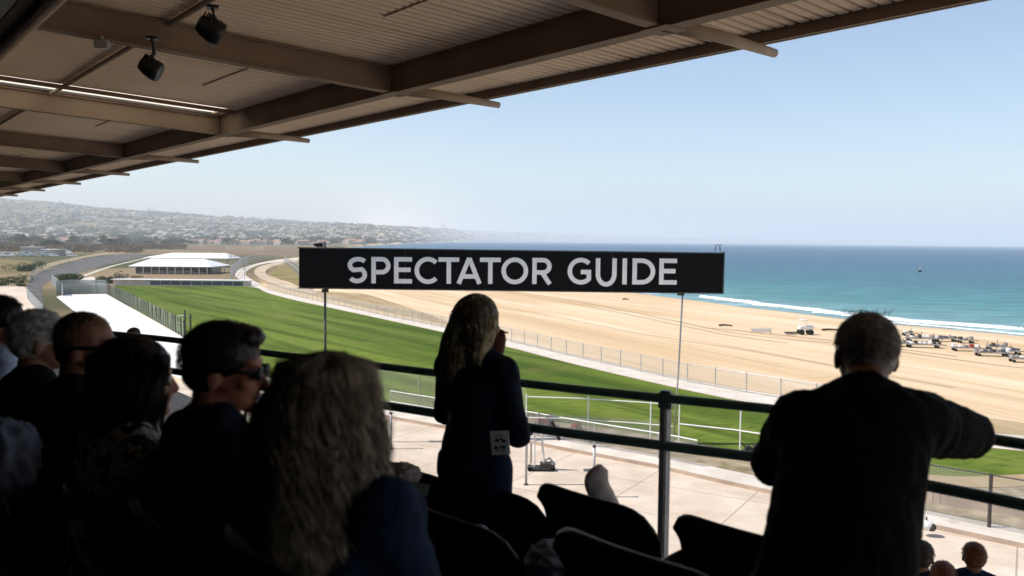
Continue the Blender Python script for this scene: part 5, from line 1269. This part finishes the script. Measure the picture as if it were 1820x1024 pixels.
# houses
def house_bm(bm, X, Y, z, L, Wd, h, rz, gable=True):
    c, s = math.cos(rz), math.sin(rz)
    def v(x, y, zz): return bm.verts.new((X + x * c - y * s, Y + x * s + y * c, z + zz))
    A = [v(-L/2, -Wd/2, -2), v(L/2, -Wd/2, -2), v(L/2, Wd/2, -2), v(-L/2, Wd/2, -2)]; B = [v(-L/2, -Wd/2, h), v(L/2, -Wd/2, h), v(L/2, Wd/2, h), v(-L/2, Wd/2, h)]
    for k in range(4): f = bm.faces.new((A[k], A[(k + 1) % 4], B[(k + 1) % 4], B[k])); f.material_index = 0
    if gable:
        r0, r1 = v(-L/2 * .9, 0, h + Wd * .25), v(L/2 * .9, 0, h + Wd * .25)
        for f_ in ((B[0], B[1], r1, r0), (B[2], B[3], r0, r1), (B[1], B[2], r1), (B[3], B[0], r0)): f = bm.faces.new(f_); f.material_index = 1
    else: f = bm.faces.new(B); f.material_index = 1
protos = []
for L, Wd, h, gb, ms in ((15, 10, 3.8, True, ('hwall', 'hroof')), (20, 12, 5.5, False, ('hwall', 'hroof2')), (12, 9, 6, True, ('hwall2', 'hroof')), (26, 14, 4.5, False, ('hwall', 'hroof2'))):
    bm = bmesh.new(); house_bm(bm, 0, 0, 0, L, Wd, h, 0, gb); protos.append(link('house', bm, [M[k] for k in ms]))
HL = ['pale house with reddish tiled roof on the far hillside', 'pale flat roofed block on the far hillside', 'cream two storey house with red roof on the far hillside', 'long white roofed hall on the far hillside']
rng = random.Random(23); pts = []
while len(pts) < 2700:
    u = rng.uniform(-70, 1560); y0, yk, hk = hill(u); s = sea_r(u)
    Y = y0 * .88 + (yk * .97 - y0 * .9) * rng.random() ** 1.35
    if s and Y < s[1] + 70: continue
    X = (u - 910) / F * Y
    if noise.noise(Vector((u / 45, Y / 330, 2))) < -.05: continue
    pts.append((u, Y))
pts.sort(key=lambda a: a[1]); used4 = [False] * 4
for i, (u, Y) in enumerate(pts[:300]):
    k = rng.choices(range(4), (5, 3, 3, 1.4))[0]; o = protos[k] if not used4[k] else protos[k].copy()
    if used4[k]: COL.objects.link(o)
    used4[k] = True; o.location = ((u - 910) / F * Y, Y, terr(u, Y)); o.rotation_euler = (0, 0, rng.uniform(-.6, .6)); s = rng.uniform(.7, 1.15); o.scale = (s, s, s)
    tag(o, HL[k], 'house', HL[k].replace('house ', 'houses ').replace('block ', 'blocks ').replace('hall ', 'halls '))
bm = bmesh.new()
for (u, Y) in pts[300:]:
    house_bm(bm, (u - 910) / F * Y, Y, terr(u, Y), rng.uniform(10, 26), rng.uniform(8, 15), rng.uniform(3.5, 8), rng.uniform(-.7, .7), rng.random() < .5)
o = link('distant_town', bm, [M['hwall2'], M['hroof2']]); tag(o, 'pale town of countless small buildings over the far hills', 'town', kind='stuff')
# chimneys and masts on the skyline
for px, yt, yb, r, lb in ((784.5, 398, 411, 4.5, 'leftmost tall thin chimney of three on the skyline'), (788, 399, 411, 4.5, 'middle tall thin chimney of three on the skyline'), (791, 400, 411, 4.5, 'rightmost tall thin chimney of three on the skyline')):
    Y = 7200; X = (px - 910) / F * Y; z0 = 10 + (horiz(px) - yb) / F * Y; z1 = 10 + (horiz(px) - yt) / F * Y
    bm = bmesh.new(); tube(bm, [(0, 0, 0), (0, 0, z1 - z0 + 40)], r * 1.2, 10, r * .8); o = link('chimney_stack', bm, M['cratew'], smooth=True); o.location = (X, Y, z0 - 40); tag(o, lb, 'chimney', 'chimney stacks of the far power station')
for px, yt, yb, lb in ((172, 360, 372, 'thin mast on hill crest at left'), (266, 372, 381, 'dark water tower on the hill crest'), (275, 374, 381, 'thin aerial beside the hill water tower'), (668, 404, 412, 'mast on the far hill above the sign')):
    Y = 5100; X = (px - 910) / F * Y; z0 = 10 + (horiz(px) - yb) / F * Y; h = (yb - yt) / F * Y
    bm = bmesh.new(); tube(bm, [(0, 0, -20), (0, 0, h)], 1.6, 6, .8)
    if 'tower' in lb: bmesh.ops.create_cone(bm, cap_ends=True, segments=12, radius1=7, radius2=9, depth=9, matrix=Matrix.Translation((0, 0, h)))
    o = link('water_tower' if 'tower' in lb else 'mast', bm, M['cratew']); o.location = (X, Y, z0); tag(o, lb.replace('beside the hill water tower', 'beside the round tank'), 'mast' if 'tower' not in lb else 'water tower')
